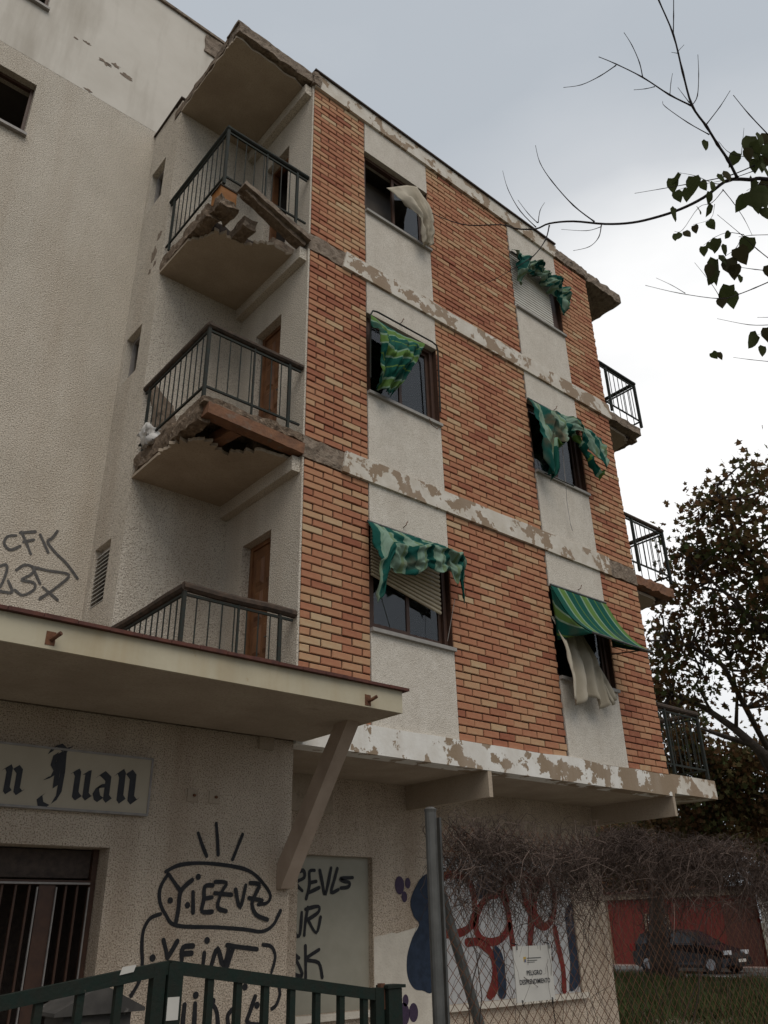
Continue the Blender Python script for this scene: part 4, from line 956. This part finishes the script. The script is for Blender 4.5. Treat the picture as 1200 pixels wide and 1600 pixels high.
B('crest', M['gold'], notice, (nx0+.07, nx0+.087, FY-.0235, FY-.0221, 1.445, 1.465)); B('crest', M['blue'], notice, (nx0+.074, nx0+.083, FY-.0245, FY-.0236, 1.443, 1.455))
B('letterhead_line', M['galv'], notice, (nx0+.095, nx0+.2, FY-.0235, FY-.0221, 1.457, 1.4605), (nx0+.095, nx0+.17, FY-.0235, FY-.0221, 1.447, 1.4495), (nx0+.095, nx0+.15, FY-.0235, FY-.0221, 1.44, 1.442))
for x, z in ((nx0+.02, nz1), (nx1-.02, nz1), (nx0+.03, nz0), (nx1-.03, nz0)):
    MB().tube([(x, FY-.03, z-.015), (x+.006, FY-.026, z+.006), (x-.004, FY, z+.014)], .003, 4).build('tie', M['rubber'], notice)

# ------------------------------------------------------------------ iron gate
gate = thing('iron_gate', (-2.53, FY, 0), 'low dark green iron double gate with peaked top rail', 'gate')
zt = lambda x: 1.514-(.145*(x+2.5)/.98 if x > -2.5 else .078*(-2.53-x)/.57)
B('meeting_stile', M['gate'], gate, (-2.592, -2.546, FY-.02, FY+.02, .1, 1.5), (-2.538, -2.48, FY-.025, FY+.02, .1, 1.505))
xl, xr = -4.2, -1.56
MB().bar((-2.53, FY, 1.514-.02), (xr, FY, zt(xr)-.02), .035, .042).build('top_rail', M['gate'], gate)
MB().bar((-2.535, FY-.002, 1.512-.02), (xl, FY-.002, zt(xl)-.02), .035, .042).build('top_rail', M['gate'], gate)
B('bottom_rail', M['gate'], gate, (-2.47, xr, FY-.015, FY+.015, .12, .16)); B('bottom_rail', M['gate'], gate, (xl, -2.6, FY-.015, FY+.015, .12, .16))
x = -2.48+.122
while x < xr-.03: B('bar', M['gate'], gate, (x-.0125, x+.0125, FY-.0125, FY+.0125, .161, zt(x)-.04)); x += .1215
x = -2.592-.118
while x > xl: B('bar', M['gate'], gate, (x-.0125, x+.0125, FY-.0125, FY+.0125, .161, zt(x)-.04)); x -= .134
B('hinge_stile', M['gate'], gate, (xr-.02, xr+.025, FY-.02, FY+.02, .1, zt(xr)+.005)); B('gate_post', M['gate'], gate, (-1.522, -1.448, FY-.035, FY+.035, 0, 1.375)); B('gate_post_cap', M['gate'], gate, (-1.53, -1.43, FY-.04, FY+.04, 1.376, 1.388)); B('hinge', M['iron'], gate, (-1.545, -1.523, FY-.012, FY+.012, 1.3, 1.395))
p = at(200, 1517, 'Y', FY-.024); o = MB().prism([(p.x-.028, p.z-.012), (p.x+.022, p.z-.004), (p.x+.03, p.z+.018), (p.x-.02, p.z+.012)], 'Y', FY-.0225, FY-.021).build('sticker', M['paper'], gate)
B('sticker', M['paper'], gate, (-2.535, -2.49, FY-.0275, FY-.0255, 1.33, 1.4))
# letter box behind the gate
mbx = thing('letter_box', (-2.4, -2.1, 0), 'weathered grey tin letter box with pitched lid behind the iron gate', 'letter box')
q = (-2.4, -2.0)
B('box', M['tin'], mbx, (q[0]-.15, q[0]+.15, q[1]-.1, q[1]+.1, 1.0, 1.3))
MB().prism([(q[0]-.2, 1.301), (q[0]+.2, 1.301), (q[0]+.2, 1.315), (q[0]+.02, 1.4), (q[0]-.02, 1.4), (q[0]-.2, 1.315)], 'Y', q[1]-.13, q[1]+.12).build('lid', M['tin'], mbx)
B('slot', M['rubber'], mbx, (q[0]-.08, q[0]+.08, q[1]-.104, q[1]-.1, 1.2, 1.225)); B('stand', M['galv'], mbx, (q[0]-.025, q[0]+.025, q[1]-.025, q[1]+.025, .05, .999))

# ------------------------------------------------------------------ trees
def leaf_shape(kind):
    if kind == 'plane': return [(0, 0), (.42, .12), (.3, .4), (.62, .62), (.22, .66), (0, 1.05), (-.22, .66), (-.62, .62), (-.3, .4), (-.42, .12)]
    return [(0, 0), (.3, -.06), (.46, .2), (.42, .5), (.22, .82), (0, 1.1), (-.22, .82), (-.42, .5), (-.46, .2), (-.3, -.06)]
def crown(blobs, size, rg, limbs_from, tb, dens=1):
    """blobs: (centre, radius, n clumps, n leaves per clump); twigs go into tb"""
    L = leaf_shape('plane'); b = MB()
    for c, r, nc, nl in blobs:
        c = Vector(c)
        for k in range(nc):
            d = Vector((rg.gauss(0, 1), rg.gauss(0, 1), rg.gauss(0, 1))).normalized()*r*rg.random()**.42; d.z *= .85
            cc = c+d; tone = rg.random()
            root = min(limbs_from, key=lambda q: (q-cc).length); mid = (root+cc)/2+Vector((rg.uniform(-.3, .3), rg.uniform(-.3, .3), rg.uniform(-.1, .4)))
            if rg.random() < .55: tb.tube([root, mid, cc], [.035, .02, .006], 4, cap=False)
            cr_ = rg.uniform(.3, .75)
            for i in range(max(6, int(nl*dens))):
                p = cc+Vector((rg.gauss(0, .5), rg.gauss(0, .5), rg.gauss(0, .42)))*cr_
                s = size*rg.uniform(.6, 1.25); R = Matrix.Rotation(rg.uniform(0, 6.28), 3, 'Z') @ Matrix.Rotation(rg.gauss(1.9, .6), 3, 'X') @ Matrix.Rotation(rg.gauss(0, .5), 3, 'Y')
                b.add([p+R @ Vector((x*s, y*s, .18*s*abs(x))) for x, y in L], [tuple(range(len(L)))], min(1, max(.01, tone*.6+rg.random()*.4)))
    return b
def tree(name, base, label, trunk, limbs, blobs, size, seed, group='plane trees by the street', r0=.3, dens=1):
    rg = random.Random(seed); t = thing(name, base, label, 'tree', group)
    base = Vector(base); tp = [Vector(p) for p in trunk]; n = len(tp)
    MB().tube(tp, [r0*(1-.55*i/(n-1))*(1.25 if i == 0 else 1) for i in range(n)], 12).build('trunk', M['bark'], t, smooth=True)
    pts = tp[n//2:]
    for lm in limbs:
        P = [Vector(p) for p in lm[0]]; MB().tube(P, [lm[1]*(1-.75*i/(len(P)-1)) for i in range(len(P))], 8).build('limb', M['bark'], t, smooth=True)
        for a, c in zip(P, P[1:]): pts += [a.lerp(c, f) for f in (.3, .65, 1)]
    tb = MB(); cr_ = crown(blobs, size, rg, pts, tb, dens)
    tag(cr_.build('crown', M['leaf'], t), kind='stuff'); tb.build('twigs', M['bark'], t)
    return t
K = 20
def bl(x, y, k, r, nc, nl): return (far(x, y, k), r, nc, nl)
T1b = Vector((19.4, 4.2, 0))
top = far(1215, 1150, K)
tree('plane_tree', T1b, 'large half bare plane tree with dark autumn leaves rising past the right side balconies',
     [T1b, T1b+Vector((0, .1, 2)), T1b+Vector((-.1, .1, 4)), T1b+Vector((-.2, .2, 6)), far(1290, 900, 19.5), far(1270, 800, 19.5)],
     [([T1b+Vector((-.2, .15, 3.2)), far(1195, 1180, 20), far(1150, 1140, 20), far(1100, 1105, 20.5), far(1050, 1085, 21)], .16),
      ([T1b+Vector((-.25, .15, 3.6)), far(1180, 1165, 20.3), far(1130, 1150, 20.6), far(1095, 1138, 21)], .12),
      ([far(1210, 1010, 19.5), far(1150, 940, 19), far(1090, 890, 19)], .08), ([far(1200, 930, 19.2), far(1150, 830, 19), far(1120, 760, 19)], .08), ([T1b+Vector((-.5, .3, 5)), far(1130, 1040, 19.5), far(1080, 1010, 20), far(1040, 1000, 20)], .08),
      ([far(1150, 1140, 20), far(1152, 1080, 19.8), far(1140, 1030, 19.8)], .05), ([far(1110, 1110, 20), far(1088, 1068, 20), far(1100, 1040, 20)], .04)],
     [bl(1165, 770, 19, .95, 22, 30), bl(1120, 790, 19.5, .75, 14, 28), bl(1085, 830, 19, .45, 7, 24), bl(1150, 850, 19, .95, 20, 30), bl(1190, 900, 19, .95, 20, 30), bl(1100, 895, 19, .7, 13, 26), bl(1085, 860, 19, .35, 5, 24),
      bl(1065, 870, 19.5, .5, 7, 22), bl(1075, 920, 19.5, .5, 8, 24), bl(1170, 970, 19.5, 1.0, 20, 28), bl(1100, 970, 20, .8, 12, 24), bl(1060, 965, 20, .5, 7, 22), bl(1190, 1060, 19.5, .9, 15, 26), bl(1120, 1030, 20, .9, 14, 24),
      bl(1050, 1025, 20.5, .75, 13, 26), bl(1030, 1060, 20.5, .7, 14, 28), bl(1080, 1070, 20.5, .7, 10, 22), bl(1180, 830, 18.5, .9, 16, 28), bl(1200, 980, 20, 1.3, 16, 26), bl(1145, 1000, 20, .7, 10, 22), bl(1020, 1000, 21, .5, 7, 20), bl(1025, 1110, 21, .7, 16, 28),
      bl(1240, 800, 19, 1.4, 24, 26), bl(1260, 950, 19, 1.5, 24, 26), bl(1250, 1090, 20, 1.3, 16, 26)], .15, 21, dens=.6)
T2b = Vector((20.6, 10.2, 0))
tree('plane_tree', T2b, 'leafy plane tree with a creeper covered trunk in front of the parked black car',
     [T2b, T2b+Vector((0, 0, 1.2)), T2b+Vector((.1, -.1, 2.4)), T2b+Vector((.1, -.3, 3.6))],
     [([T2b+Vector((.1, -.1, 2.4)), far(1090, 1280, 24), far(1130, 1240, 24)], .12), ([T2b+Vector((.1, -.2, 3)), far(1040, 1240, 24), far(1060, 1200, 24)], .1)],
     [bl(1120, 1215, 23, .9, 22, 34), bl(1165, 1220, 23, 1.0, 28, 36), bl(1085, 1260, 23.5, .8, 22, 34), bl(1130, 1280, 23, .8, 20, 32), bl(1175, 1270, 23, .8, 18, 32), bl(1090, 1300, 23.5, .7, 16, 30), bl(1060, 1150, 23, .8, 22, 32), bl(1075, 1190, 23.5, .8, 20, 32), bl(1200, 1190, 23, .9, 18, 32),
      bl(1000, 1300, 25, .7, 18, 30), bl(1040, 1290, 24.5, .8, 20, 32), bl(960, 1310, 26, .7, 16, 30), bl(1230, 1250, 23, 1.1, 20, 30), bl(1050, 1105, 24, .6, 12, 28), bl(1150, 1180, 23, .6, 12, 30)], .14, 22, r0=.33)
# creeper on that trunk
b = MB(); rg = random.Random(8)
for i in range(220):
    a = rg.uniform(0, 6.28); z = rg.uniform(0, 2.6); r = .34+rg.uniform(0, .16); p = T2b+Vector((r*math.cos(a), r*math.sin(a), z))
    b.tube([p, p+Vector((rg.uniform(-.2, .2), rg.uniform(-.2, .2), rg.uniform(-.1, .4))), p+Vector((rg.uniform(-.4, .4), rg.uniform(-.4, .4), rg.uniform(-.3, .5)))], [.014, .01, .005], 3, max(.01, rg.random()*.5))
tag(b.build('trunk_creeper', M['vine']), 'dry creeper wrapped round the tree trunk by the car', 'creeper', kind='stuff')
T3b = Vector((27.8, 19.5, 0)); 

# near branch tree
def near_tree():
    rg = random.Random(4)
    tr_ = thing('leafless_tree', (far(1420, 800, 4.6).x, far(1420, 800, 4.6).y, 0), 'nearly bare tree reaching in with thin branches and a few withered leaves', 'tree')
    o = wloc(tr_); hub = far(1330, 300, 4.55)
    MB().tube([o, o+Vector((.03, .02, .3)), o+Vector((.1, -.06, 1.3)), o+Vector((-.02, .04, 2.3)), Vector((o.x, o.y, hub.z-.9)).lerp(hub, .3), hub, hub+Vector((.42, -.3, .5)), hub+Vector((.95, -.75, 1.3))], [.17, .13, .11, .1, .075, .05, .035, .012], 12).build('trunk', M['bark'], tr_, smooth=True)
    for k in range(9):
        z = rg.uniform(.5, .98); st = o.lerp(hub, z); st.z -= .02; d = Vector((.75+rg.uniform(-.9, .6), -.8+rg.uniform(-.5, .3), rg.uniform(.2, 1.3))).normalized(); L = rg.uniform(.5, 1.9); w = lambda q: Vector((rg.uniform(-q, q), rg.uniform(-q, q), rg.uniform(-q, q)))
        MB().tube([st, st+d*L*.3+w(.05), st+d*L*.55+w(.12), st+d*L*.8+w(.2)+Vector((0, 0, .1)), st+d*L+w(.25)+Vector((0, 0, .3))], [.028, .02, .014, .008, .003], 7).build('branch', M['twig'], tr_, smooth=True)
    cv = lambda p, k: far(700+p[0]/2.4, p[1]/2.4, k)
    def br(pts, r0, r1, k0=4.5, k1=4.5, first=None):
        n = len(pts); P = [cv(p, k0+(k1-k0)*i/max(1, n-1)) for i, p in enumerate(pts)]
        if first is not None: P = [first]+P
        Q = []
        for i in range(len(P)-1):
            p0, p1, p2, p3 = P[max(i-1, 0)], P[i], P[i+1], P[min(i+2, len(P)-1)]
            for k in range(4):
                t = k/4; Q.append(.5*((2*p1)+(p2-p0)*t+(2*p0-5*p1+4*p2-p3)*t*t+(3*p1-p0-3*p2+p3)*t**3))
        Q.append(P[-1]); m = len(Q)
        rs = [(r0+(r1-r0)*i/(m-1))*(1+(.35 if i % 4 == 0 and r0 < .009 else 0)) for i in range(m)]
        MB().tube(Q, rs, 6).build('branch', M['twig'], tr_, smooth=True)
    br([(1200, 672), (1140, 674), (1085, 672), (1040, 680), (960, 740), (870, 785), (780, 815), (690, 835), (590, 840), (470, 830), (380, 838), (330, 858), (260, 858), (200, 843), (80, 845), (0, 825), (-60, 800)], .011, .0022, 4.5, 5.0, hub)
    br([(1085, 668), (1050, 600), (1010, 540), (970, 475), (915, 395), (880, 270), (845, 130), (790, 0), (760, -80)], .0085, .003, 4.52, 4.4)
    for pts, a, c in (([(912, 396), (830, 355), (730, 290), (630, 240), (565, 213)], .005, .0018), ([(630, 245), (570, 285), (500, 318), (433, 328)], .003, .0012), ([(730, 290), (718, 235), (690, 170), (660, 122)], .003, .0013),
                      ([(775, 325), (740, 333), (697, 337)], .0025, .0012), ([(832, 357), (836, 310), (842, 275)], .0022, .001), ([(845, 130), (846, 60), (846, -30)], .003, .002), ([(915, 395), (935, 360), (940, 280), (937, 205)], .003, .0012),
                      ([(905, 385), (862, 328)], .0025, .001), ([(970, 465), (1020, 400), (1058, 340)], .003, .0012), ([(980, 505), (900, 460), (815, 400), (805, 380)], .003, .001), ([(860, 195), (885, 168)], .002, .001), ([(862, 200), (838, 196)], .002, .001),
                      ([(1215, 520), (1130, 430), (1070, 357)], .004, .0015), ([(330, 852), (270, 790), (225, 710), (205, 640)], .003, .0008), ([(335, 835), (300, 800), (262, 750)], .0025, .001), ([(338, 835), (345, 790), (362, 760)], .0025, .001),
                      ([(550, 832), (470, 770), (390, 680), (345, 610), (328, 545)], .0038, .001), ([(380, 845), (365, 900), (320, 960), (250, 1005), (170, 1050), (100, 1075)], .0036, .001),
                      ([(575, 845), (565, 890), (530, 925), (470, 940)], .003, .001), ([(575, 850), (520, 865), (425, 860)], .0022, .0008), ([(1150, 620), (1050, 660), (900, 690), (800, 708), (700, 725)], .0035, .001), ([(1150, 640), (1060, 670), (960, 690)], .0025, .001),
                      ([(1030, 710), (1070, 760), (1110, 820), (1140, 880)], .0025, .001), ([(1230, 990), (1160, 935), (1100, 880), (1010, 805)], .003, .001), ([(1230, 1045), (1150, 1080), (1085, 1105), (1020, 1120), (870, 1100), (740, 1070)], .0036, .001),
                      ([(1230, 1018), (1150, 1010), (1080, 1000)], .0028, .001), ([(1215, 1218), (1130, 1218), (1010, 1195)], .0024, .0008), ([(1215, 1357), (1130, 1348), (1070, 1340)], .002, .0008), ([(1020, 1115), (985, 1060), (925, 985)], .0022, .0008), ([(890, 1100), (840, 1070), (780, 1042)], .002, .0008),
                      ([(1220, 575), (1150, 590), (1060, 575), (1015, 530)], .0028, .001), ([(1100, 580), (1105, 530), (1110, 480)], .002, .0008), ([(1230, 880), (1140, 882), (1090, 888)], .002, .001), ([(1215, 1190), (1160, 1190)], .002, .001), ([(1085, 672), (1010, 690), (930, 660), (868, 648)], .0022, .0008), ([(940, 690), (900, 700), (855, 715)], .0016, .0008), ([(1030, 715), (990, 760), (940, 778), (880, 862), (850, 868)], .002, .0008), ([(1000, 765), (985, 820), (920, 842)], .0014, .0007), ([(1110, 880), (1050, 872), (1000, 890), (958, 920)], .002, .0008), ([(1100, 890), (1080, 930), (1040, 960), (1000, 975)], .002, .0008), ([(1215, 700), (1170, 690), (1120, 715)], .0022, .001), ([(1215, 1240), (1180, 1250), (1160, 1255)], .0016, .0008)):
        br(pts, a, c, 4.55, 4.5+rg.uniform(-.15, .15))
    Lp = leaf_shape('heart'); meshes = []
    for k in range(8):
        b = MB(); dr = rg.uniform(-.35, .25); fd = rg.uniform(.05, .5); tn = rg.uniform(.02, 1); vs = [Vector((0, .1, 0)), Vector((0, .6, -.08+dr*.36)), Vector((0, 1.1, dr*1.0))]
        half = Lp[1:5]
        l = [Vector((x, y, fd*abs(x)*.7+dr*y*y+rg.uniform(-.05, .05))) for x, y in half]; r = [Vector((-x, y, fd*abs(x)*.7+dr*y*y+rg.uniform(-.05, .05))) for x, y in half]
        allv = [Vector((0, 0, 0))]+vs+l+r
        fs = [(0, 4, 5, 1), (1, 5, 6, 2), (2, 6, 7), (2, 7, 3), (0, 1, 9, 8), (1, 2, 10, 9), (2, 11, 10), (2, 3, 11)]
        b.add(allv, fs, [tn]*len(allv)); me = b.mesh('leaf', M['leafnear'], True); meshes.append(me)
    pos = [(968, 540, 22), (840, 685, 30), (870, 665, 25), (920, 680, 34), (900, 720, 28), (855, 730, 25), (985, 735, 25), (850, 795, 28), (990, 782, 26), (942, 795, 22), (978, 838, 22), (922, 855, 18), (890, 875, 18), (855, 885, 18), (872, 880, 14), (1058, 880, 18), (1130, 912, 40), (1085, 950, 38), (1010, 910, 28),
           (985, 920, 24), (1040, 930, 22), (958, 935, 20), (1005, 1000, 50), (1050, 990, 36), (1055, 1095, 45), (1025, 1130, 25), (1100, 1045, 18), (1085, 590, 30), (1135, 530, 35), (1170, 520, 30), (1130, 570, 28), (1165, 580, 35), (1190, 640, 40), (1130, 740, 40), (1175, 720, 45), (1185, 795, 30), (1020, 665, 22), (1000, 700, 24),
           (1160, 1275, 35), (1195, 1245, 30), (1183, 1310, 22), (990, 1332, 18), (1018, 1330, 18), (1190, 560, 34), (1160, 700, 36), (1150, 760, 34), (1010, 1030, 36), (990, 1010, 30), (1060, 1115, 34), (1180, 600, 34), (1150, 610, 30), (1192, 515, 28), (1120, 755, 34), (1165, 745, 38), (1195, 700, 40), (1140, 680, 26), (1045, 655, 24), (950, 690, 22), (1075, 1010, 30), (1030, 975, 34), (1200, 1010, 30), (1150, 545, 30), (1205, 590, 40)]
    for i, (x, y, s) in enumerate(pos):
        me = rg.choice(meshes); p = cv((x, y-s*.55), 4.5+rg.uniform(-.12, .12)); sz = s*1.0/2.4/FPX*4.5*1.75
        l = link('leaf', me, tr_, p); l.scale = (sz,)*3
        l.rotation_euler = (math.radians(-90+28+rg.uniform(-25, 25)), rg.uniform(-.45, .45), YAW-math.pi/2+rg.uniform(-.9, .9))
near_tree()

# ------------------------------------------------------------------ across the street
rh = thing('red_house', (28.2, 13, 0), 'low dark red painted house front behind the parked car', 'house')
RX = 28.2
q0, q1 = at(1000, 1440, 'X', RX), at(1032, 1470, 'X', RX)
b = wall_with_holes('wall', M['redwall'], None, (10.9, 17.6), (.1, 2.5), [(14.65, 15.6, .95, 1.85)], 0, 1)
for v in b.data.vertices: y, t, z = v.co; v.co = (RX+.25*t, y, z)
b.data.update(); fix_normals(b.data); b.parent = rh; b.location = -wloc(rh)
B('cornice', M['peel'], rh, (RX-.12, RX+.3, 10.9, 17.7, 2.5, 2.72)); B('roof', M['tile'], rh, (RX-.2, RX+6, 10.8, 17.8, 2.721, 2.8)); B('corner_trim', M['peel'], rh, (RX-.03, RX+.2, 17.4, 17.62, .1, 2.5))
w = B('window', M['shutterw'], rh, (RX+.1, RX+.14, 14.66, 14.72, .96, 1.84), (RX+.1, RX+.14, 15.53, 15.59, .96, 1.84), (RX+.1, RX+.14, 15.09, 15.15, .96, 1.84), (RX+.1, RX+.14, 14.72, 15.53, 1.78, 1.84), (RX+.1, RX+.14, 14.72, 15.53, .96, 1.02))
B('pane', M['carglass'], w, (RX+.16, RX+.17, 14.66, 15.59, .96, 1.84)); B('window_surround', M['peel'], w, (RX-.02, RX-.001, 14.55, 14.65, .85, 1.95), (RX-.02, RX-.001, 15.6, 15.7, .85, 1.95), (RX-.02, RX-.001, 14.65, 15.6, 1.85, 1.95), (RX-.02, RX-.001, 14.65, 15.6, .85, .95))
for k in range(7): MB().tube([(RX-.03, 14.72+k*.13, .96), (RX-.03, 14.72+k*.13, 1.84)], .012, 5).build('window_bar', M['shutterw'], w)
MB().prism([(10.9, .1), (12.2, .1), (12.2, 2.3), (10.9, 2.3)], 'X', RX-.02, RX-.003).build('garage_door', M['tile'], rh)
wh = thing('pale_house', (27.9, 9.5, 0), 'pale rendered house corner with faint blue graffiti next to the red house', 'house')
B('wall', M['wash'], wh, (27.9, 34, 4, 10.55, .1, 2.55)); B('plinth', M['kerb'], wh, (27.86, 27.899, 4, 10.55, .1, .5)); B('roof', M['tile'], wh, (27.7, 34.2, 3.9, 10.7, 2.551, 2.7))
oh = thing('orange_house', (45, 34, 0), 'orange rendered house glimpsed beyond the wall corner under the soffit', 'house')
c_ = far(950, 1300, 60)
B('wall', M['orange'], oh, (c_.x, c_.x+8, c_.y-2, c_.y+14, 0, c_.z+.3)); B('roof', M['tile'], oh, (c_.x-.3, c_.x+8.3, c_.y-2.3, c_.y+14.3, c_.z+.301, c_.z+.6)); B('window', M['frame'], oh, (c_.x-.03, c_.x-.001, c_.y+2, c_.y+3.2, c_.z-2, c_.z-.8)); B('chimney', M['whitep'], oh, (c_.x+1, c_.x+1.8, c_.y+3, c_.y+4, c_.z+.6, c_.z+1.6))
# dark hedge/trees behind the houses
def hedge_tree(name, base, h, r, seed, label):
    base = Vector(base); rg = random.Random(seed)
    tree(name, base, label, [base, base+Vector((0, 0, h*.35)), base+Vector((.2, .1, h*.6))], [([base+Vector((0, 0, h*.35)), base+Vector((r*.5, -r*.4, h*.7))], .12), ([base+Vector((0, 0, h*.4)), base+Vector((-r*.4, r*.5, h*.7))], .12)],
         [(base+Vector((rg.uniform(-.5, .5)*r, rg.uniform(-.9, .9)*r, h*(.5+.4*rg.random()))), r*.55, 40, 40) for _ in range(6)], .2, seed, 'dark trees behind the houses', .22)
hedge_tree('dark_tree', (36, 21, 0), 7.5, 4, 31, 'dense dark tree standing behind the red house')
hedge_tree('dark_tree', (35, 13.5, 0), 6.5, 3.6, 32, 'dense dark tree behind the red house and the pale house')
hedge_tree('dark_tree', (37, 6, 0), 7.0, 3.8, 33, 'dense dark tree behind the pale house')

# parked car
def car():
    c0 = Vector((25.9, 12.5, .006)); c = thing('parked_car', c0, 'small black hatchback car parked in front of the red house', 'car')
    c.scale = (.94, .94, .94)
    prof = [(-2.05, .35, .3), (-2.03, .62, .7), (-1.9, .72, .75), (-1.35, .86, .8), (-.95, .96, .82)]
    # side outline (y along car, front = -y), lower body then glasshouse
    body = [(-2.06, .28), (-2.08, .5), (-2.0, .66), (-1.75, .76), (-1.1, .93), (1.75, .98), (2.0, .9), (2.06, .6), (2.02, .3), (1.75, .2), (-1.8, .2)]
    hw = lambda y, z: .84-.05*max(0, z-.6)-.16*max(0, abs(y)-1.6)/.5
    def loft(outline, wf, nm, m, par, n=6):
        b = MB(); N_ = len(outline)
        for s in range(n+1):
            f = -1+2*s/n; k = math.sin(f*math.pi/2)
            for (y, z) in outline:
                b.v.append((c0.x+k*wf(y, z)*1.0, c0.y+y, c0.z+z)); b.t.append(0.)
        for s in range(n):
            for i in range(N_): j = (i+1) % N_; b.f.append((s*N_+i, s*N_+j, (s+1)*N_+j, (s+1)*N_+i))
        b.f.append(tuple(range(N_))); b.f.append(tuple(reversed(range(n*N_, (n+1)*N_))))
        return b.build(nm, m, par)
    bd = loft(body, hw, 'body', M['car'], c)
    roof = [(-1.12, .925), (-.35, 1.36), (-.1, 1.43), (.6, 1.47), (1.3, 1.42), (1.62, 1.32), (1.86, .975)]
    loft(roof, lambda y, z: .80-.42*max(0, z-.93), 'cabin', M['car'], c)
    for s in (-1, 1):
        x = lambda z: c0.x+s*(.806-.42*max(0, z-.93))
        for yy in ([(-.85, 1.0), (-.32, 1.32), (.25, 1.38), (.25, 1.0)], [(.33, 1.0), (.33, 1.385), (1.0, 1.37), (1.4, 1.28), (1.5, 1.0)]):
            b = MB(); b.add([(x(z), c0.y+y, c0.z+z) for y, z in yy]+[(x(z)-s*.02, c0.y+y, c0.z+z) for y, z in yy], [tuple(range(len(yy))), tuple(range(len(yy), 2*len(yy)))]+[(i, (i+1) % len(yy), (i+1) % len(yy)+len(yy), i+len(yy)) for i in range(len(yy))])
            b.build('side_window', M['carglass'], c)
        B('wing_mirror', M['car'], c, (c0.x+s*.86-.06, c0.x+s*.86+.06, c0.y-.82, c0.y-.7, c0.z+.98, c0.z+1.1))
        B('headlight', M['lampclear'], c, (c0.x+s*.62-.14, c0.x+s*.62+.14, c0.y-2.02, c0.y-1.86, c0.z+.62, c0.z+.76))
        B('tail_lamp', M['lampred'], c, (c0.x+s*.7-.1, c0.x+s*.7+.1, c0.y+1.85, c0.y+2.06, c0.z+.75, c0.z+1.0))
        B('door_handle', M['car'], c, (c0.x+s*.85-.015, c0.x+s*.85+.015, c0.y+.05, c0.y+.22, c0.z+.86, c0.z+.89))
        B('sill_trim', M['rubber'], c, (c0.x+s*.83-.03, c0.x+s*.83+.03, c0.y-1.0, c0.y+1.05, c0.z+.2, c0.z+.3))
        for y in (-1.35, 1.3):
            w = MB().tube([(c0.x+s*.68, c0.y+y, c0.z+.31), (c0.x+s*.87, c0.y+y, c0.z+.31)], .31, 20).build('wheel', M['rubber'], c)
            MB().tube([(c0.x+s*.86, c0.y+y, c0.z+.31), (c0.x+s*.885, c0.y+y, c0.z+.31)], .19, 14).build('hubcap', M['chrome'], w)
    b = MB(); ws = [(-1.06, .965), (-.4, 1.335)]; b.add([(c0.x-.66, c0.y-1.07, c0.z+.965), (c0.x+.66, c0.y-1.07, c0.z+.965), (c0.x+.55, c0.y-.4, c0.z+1.345), (c0.x-.55, c0.y-.4, c0.z+1.345)], [(0, 1, 2, 3)]); b.build('windscreen', M['carglass'], c)
    B('bumper', M['car'], c, (c0.x-.7, c0.x+.7, c0.y-2.12, c0.y-2.0, c0.z+.3, c0.z+.52)); B('number_plate', M['paper'], c, (c0.x-.26, c0.x+.26, c0.y-2.13, c0.y-2.121, c0.z+.38, c0.z+.48))
car()

# ------------------------------------------------------------------ grass on the lot beyond the fence
def grass():
    rg = random.Random(2); b = MB()
    for i in range(26000):
        x = 6.3+15.6*rg.random()**.8; y = rg.uniform(-2+.3*(x-6), 2.0+.62*(x-4)); 
        d = mn.noise(Vector((x*.5, y*.5, 0)))
        if d < -.25 and rg.random() < .7: continue
        h = rg.uniform(.08, .3)*(1+d); a = rg.uniform(0, 6.28); w = .012+.0006*x; lx, ly = rg.gauss(0, .1), rg.gauss(0, .1)
        c, s = math.cos(a)*w, math.sin(a)*w
        b.add([(x-c, y-s, 0), (x+c, y+s, 0), (x+lx*.5+c*.6, y+ly*.5+s*.6, h*.6), (x+lx*.5-c*.6, y+ly*.5-s*.6, h*.6), (x+lx, y+ly, h)], [(0, 1, 2, 3), (3, 2, 4)], max(.01, min(1, rg.random()*.7+d*.3)))
    tag(b.build('grass', M['grass']), 'rough green grass on the vacant lot beyond the fence', 'grass', kind='stuff')
    b = MB()
    for i in range(1500):
        x = rg.uniform(18.5, 22); y = rg.uniform(3, 13.5); s = rg.uniform(.05, .12); a = rg.uniform(0, 6.28); z = rg.uniform(.01, .06)
        b.add([(x+s*math.cos(a+k*1.57), y+s*math.sin(a+k*1.57), z+rg.uniform(0, .03)) for k in range(4)], [(0, 1, 2, 3)], max(.01, rg.random()*.4))
    tag(b.build('leaf_litter', M['leaf']), 'fallen brown leaves along the kerb by the parked car', 'leaves', kind='stuff')
grass()
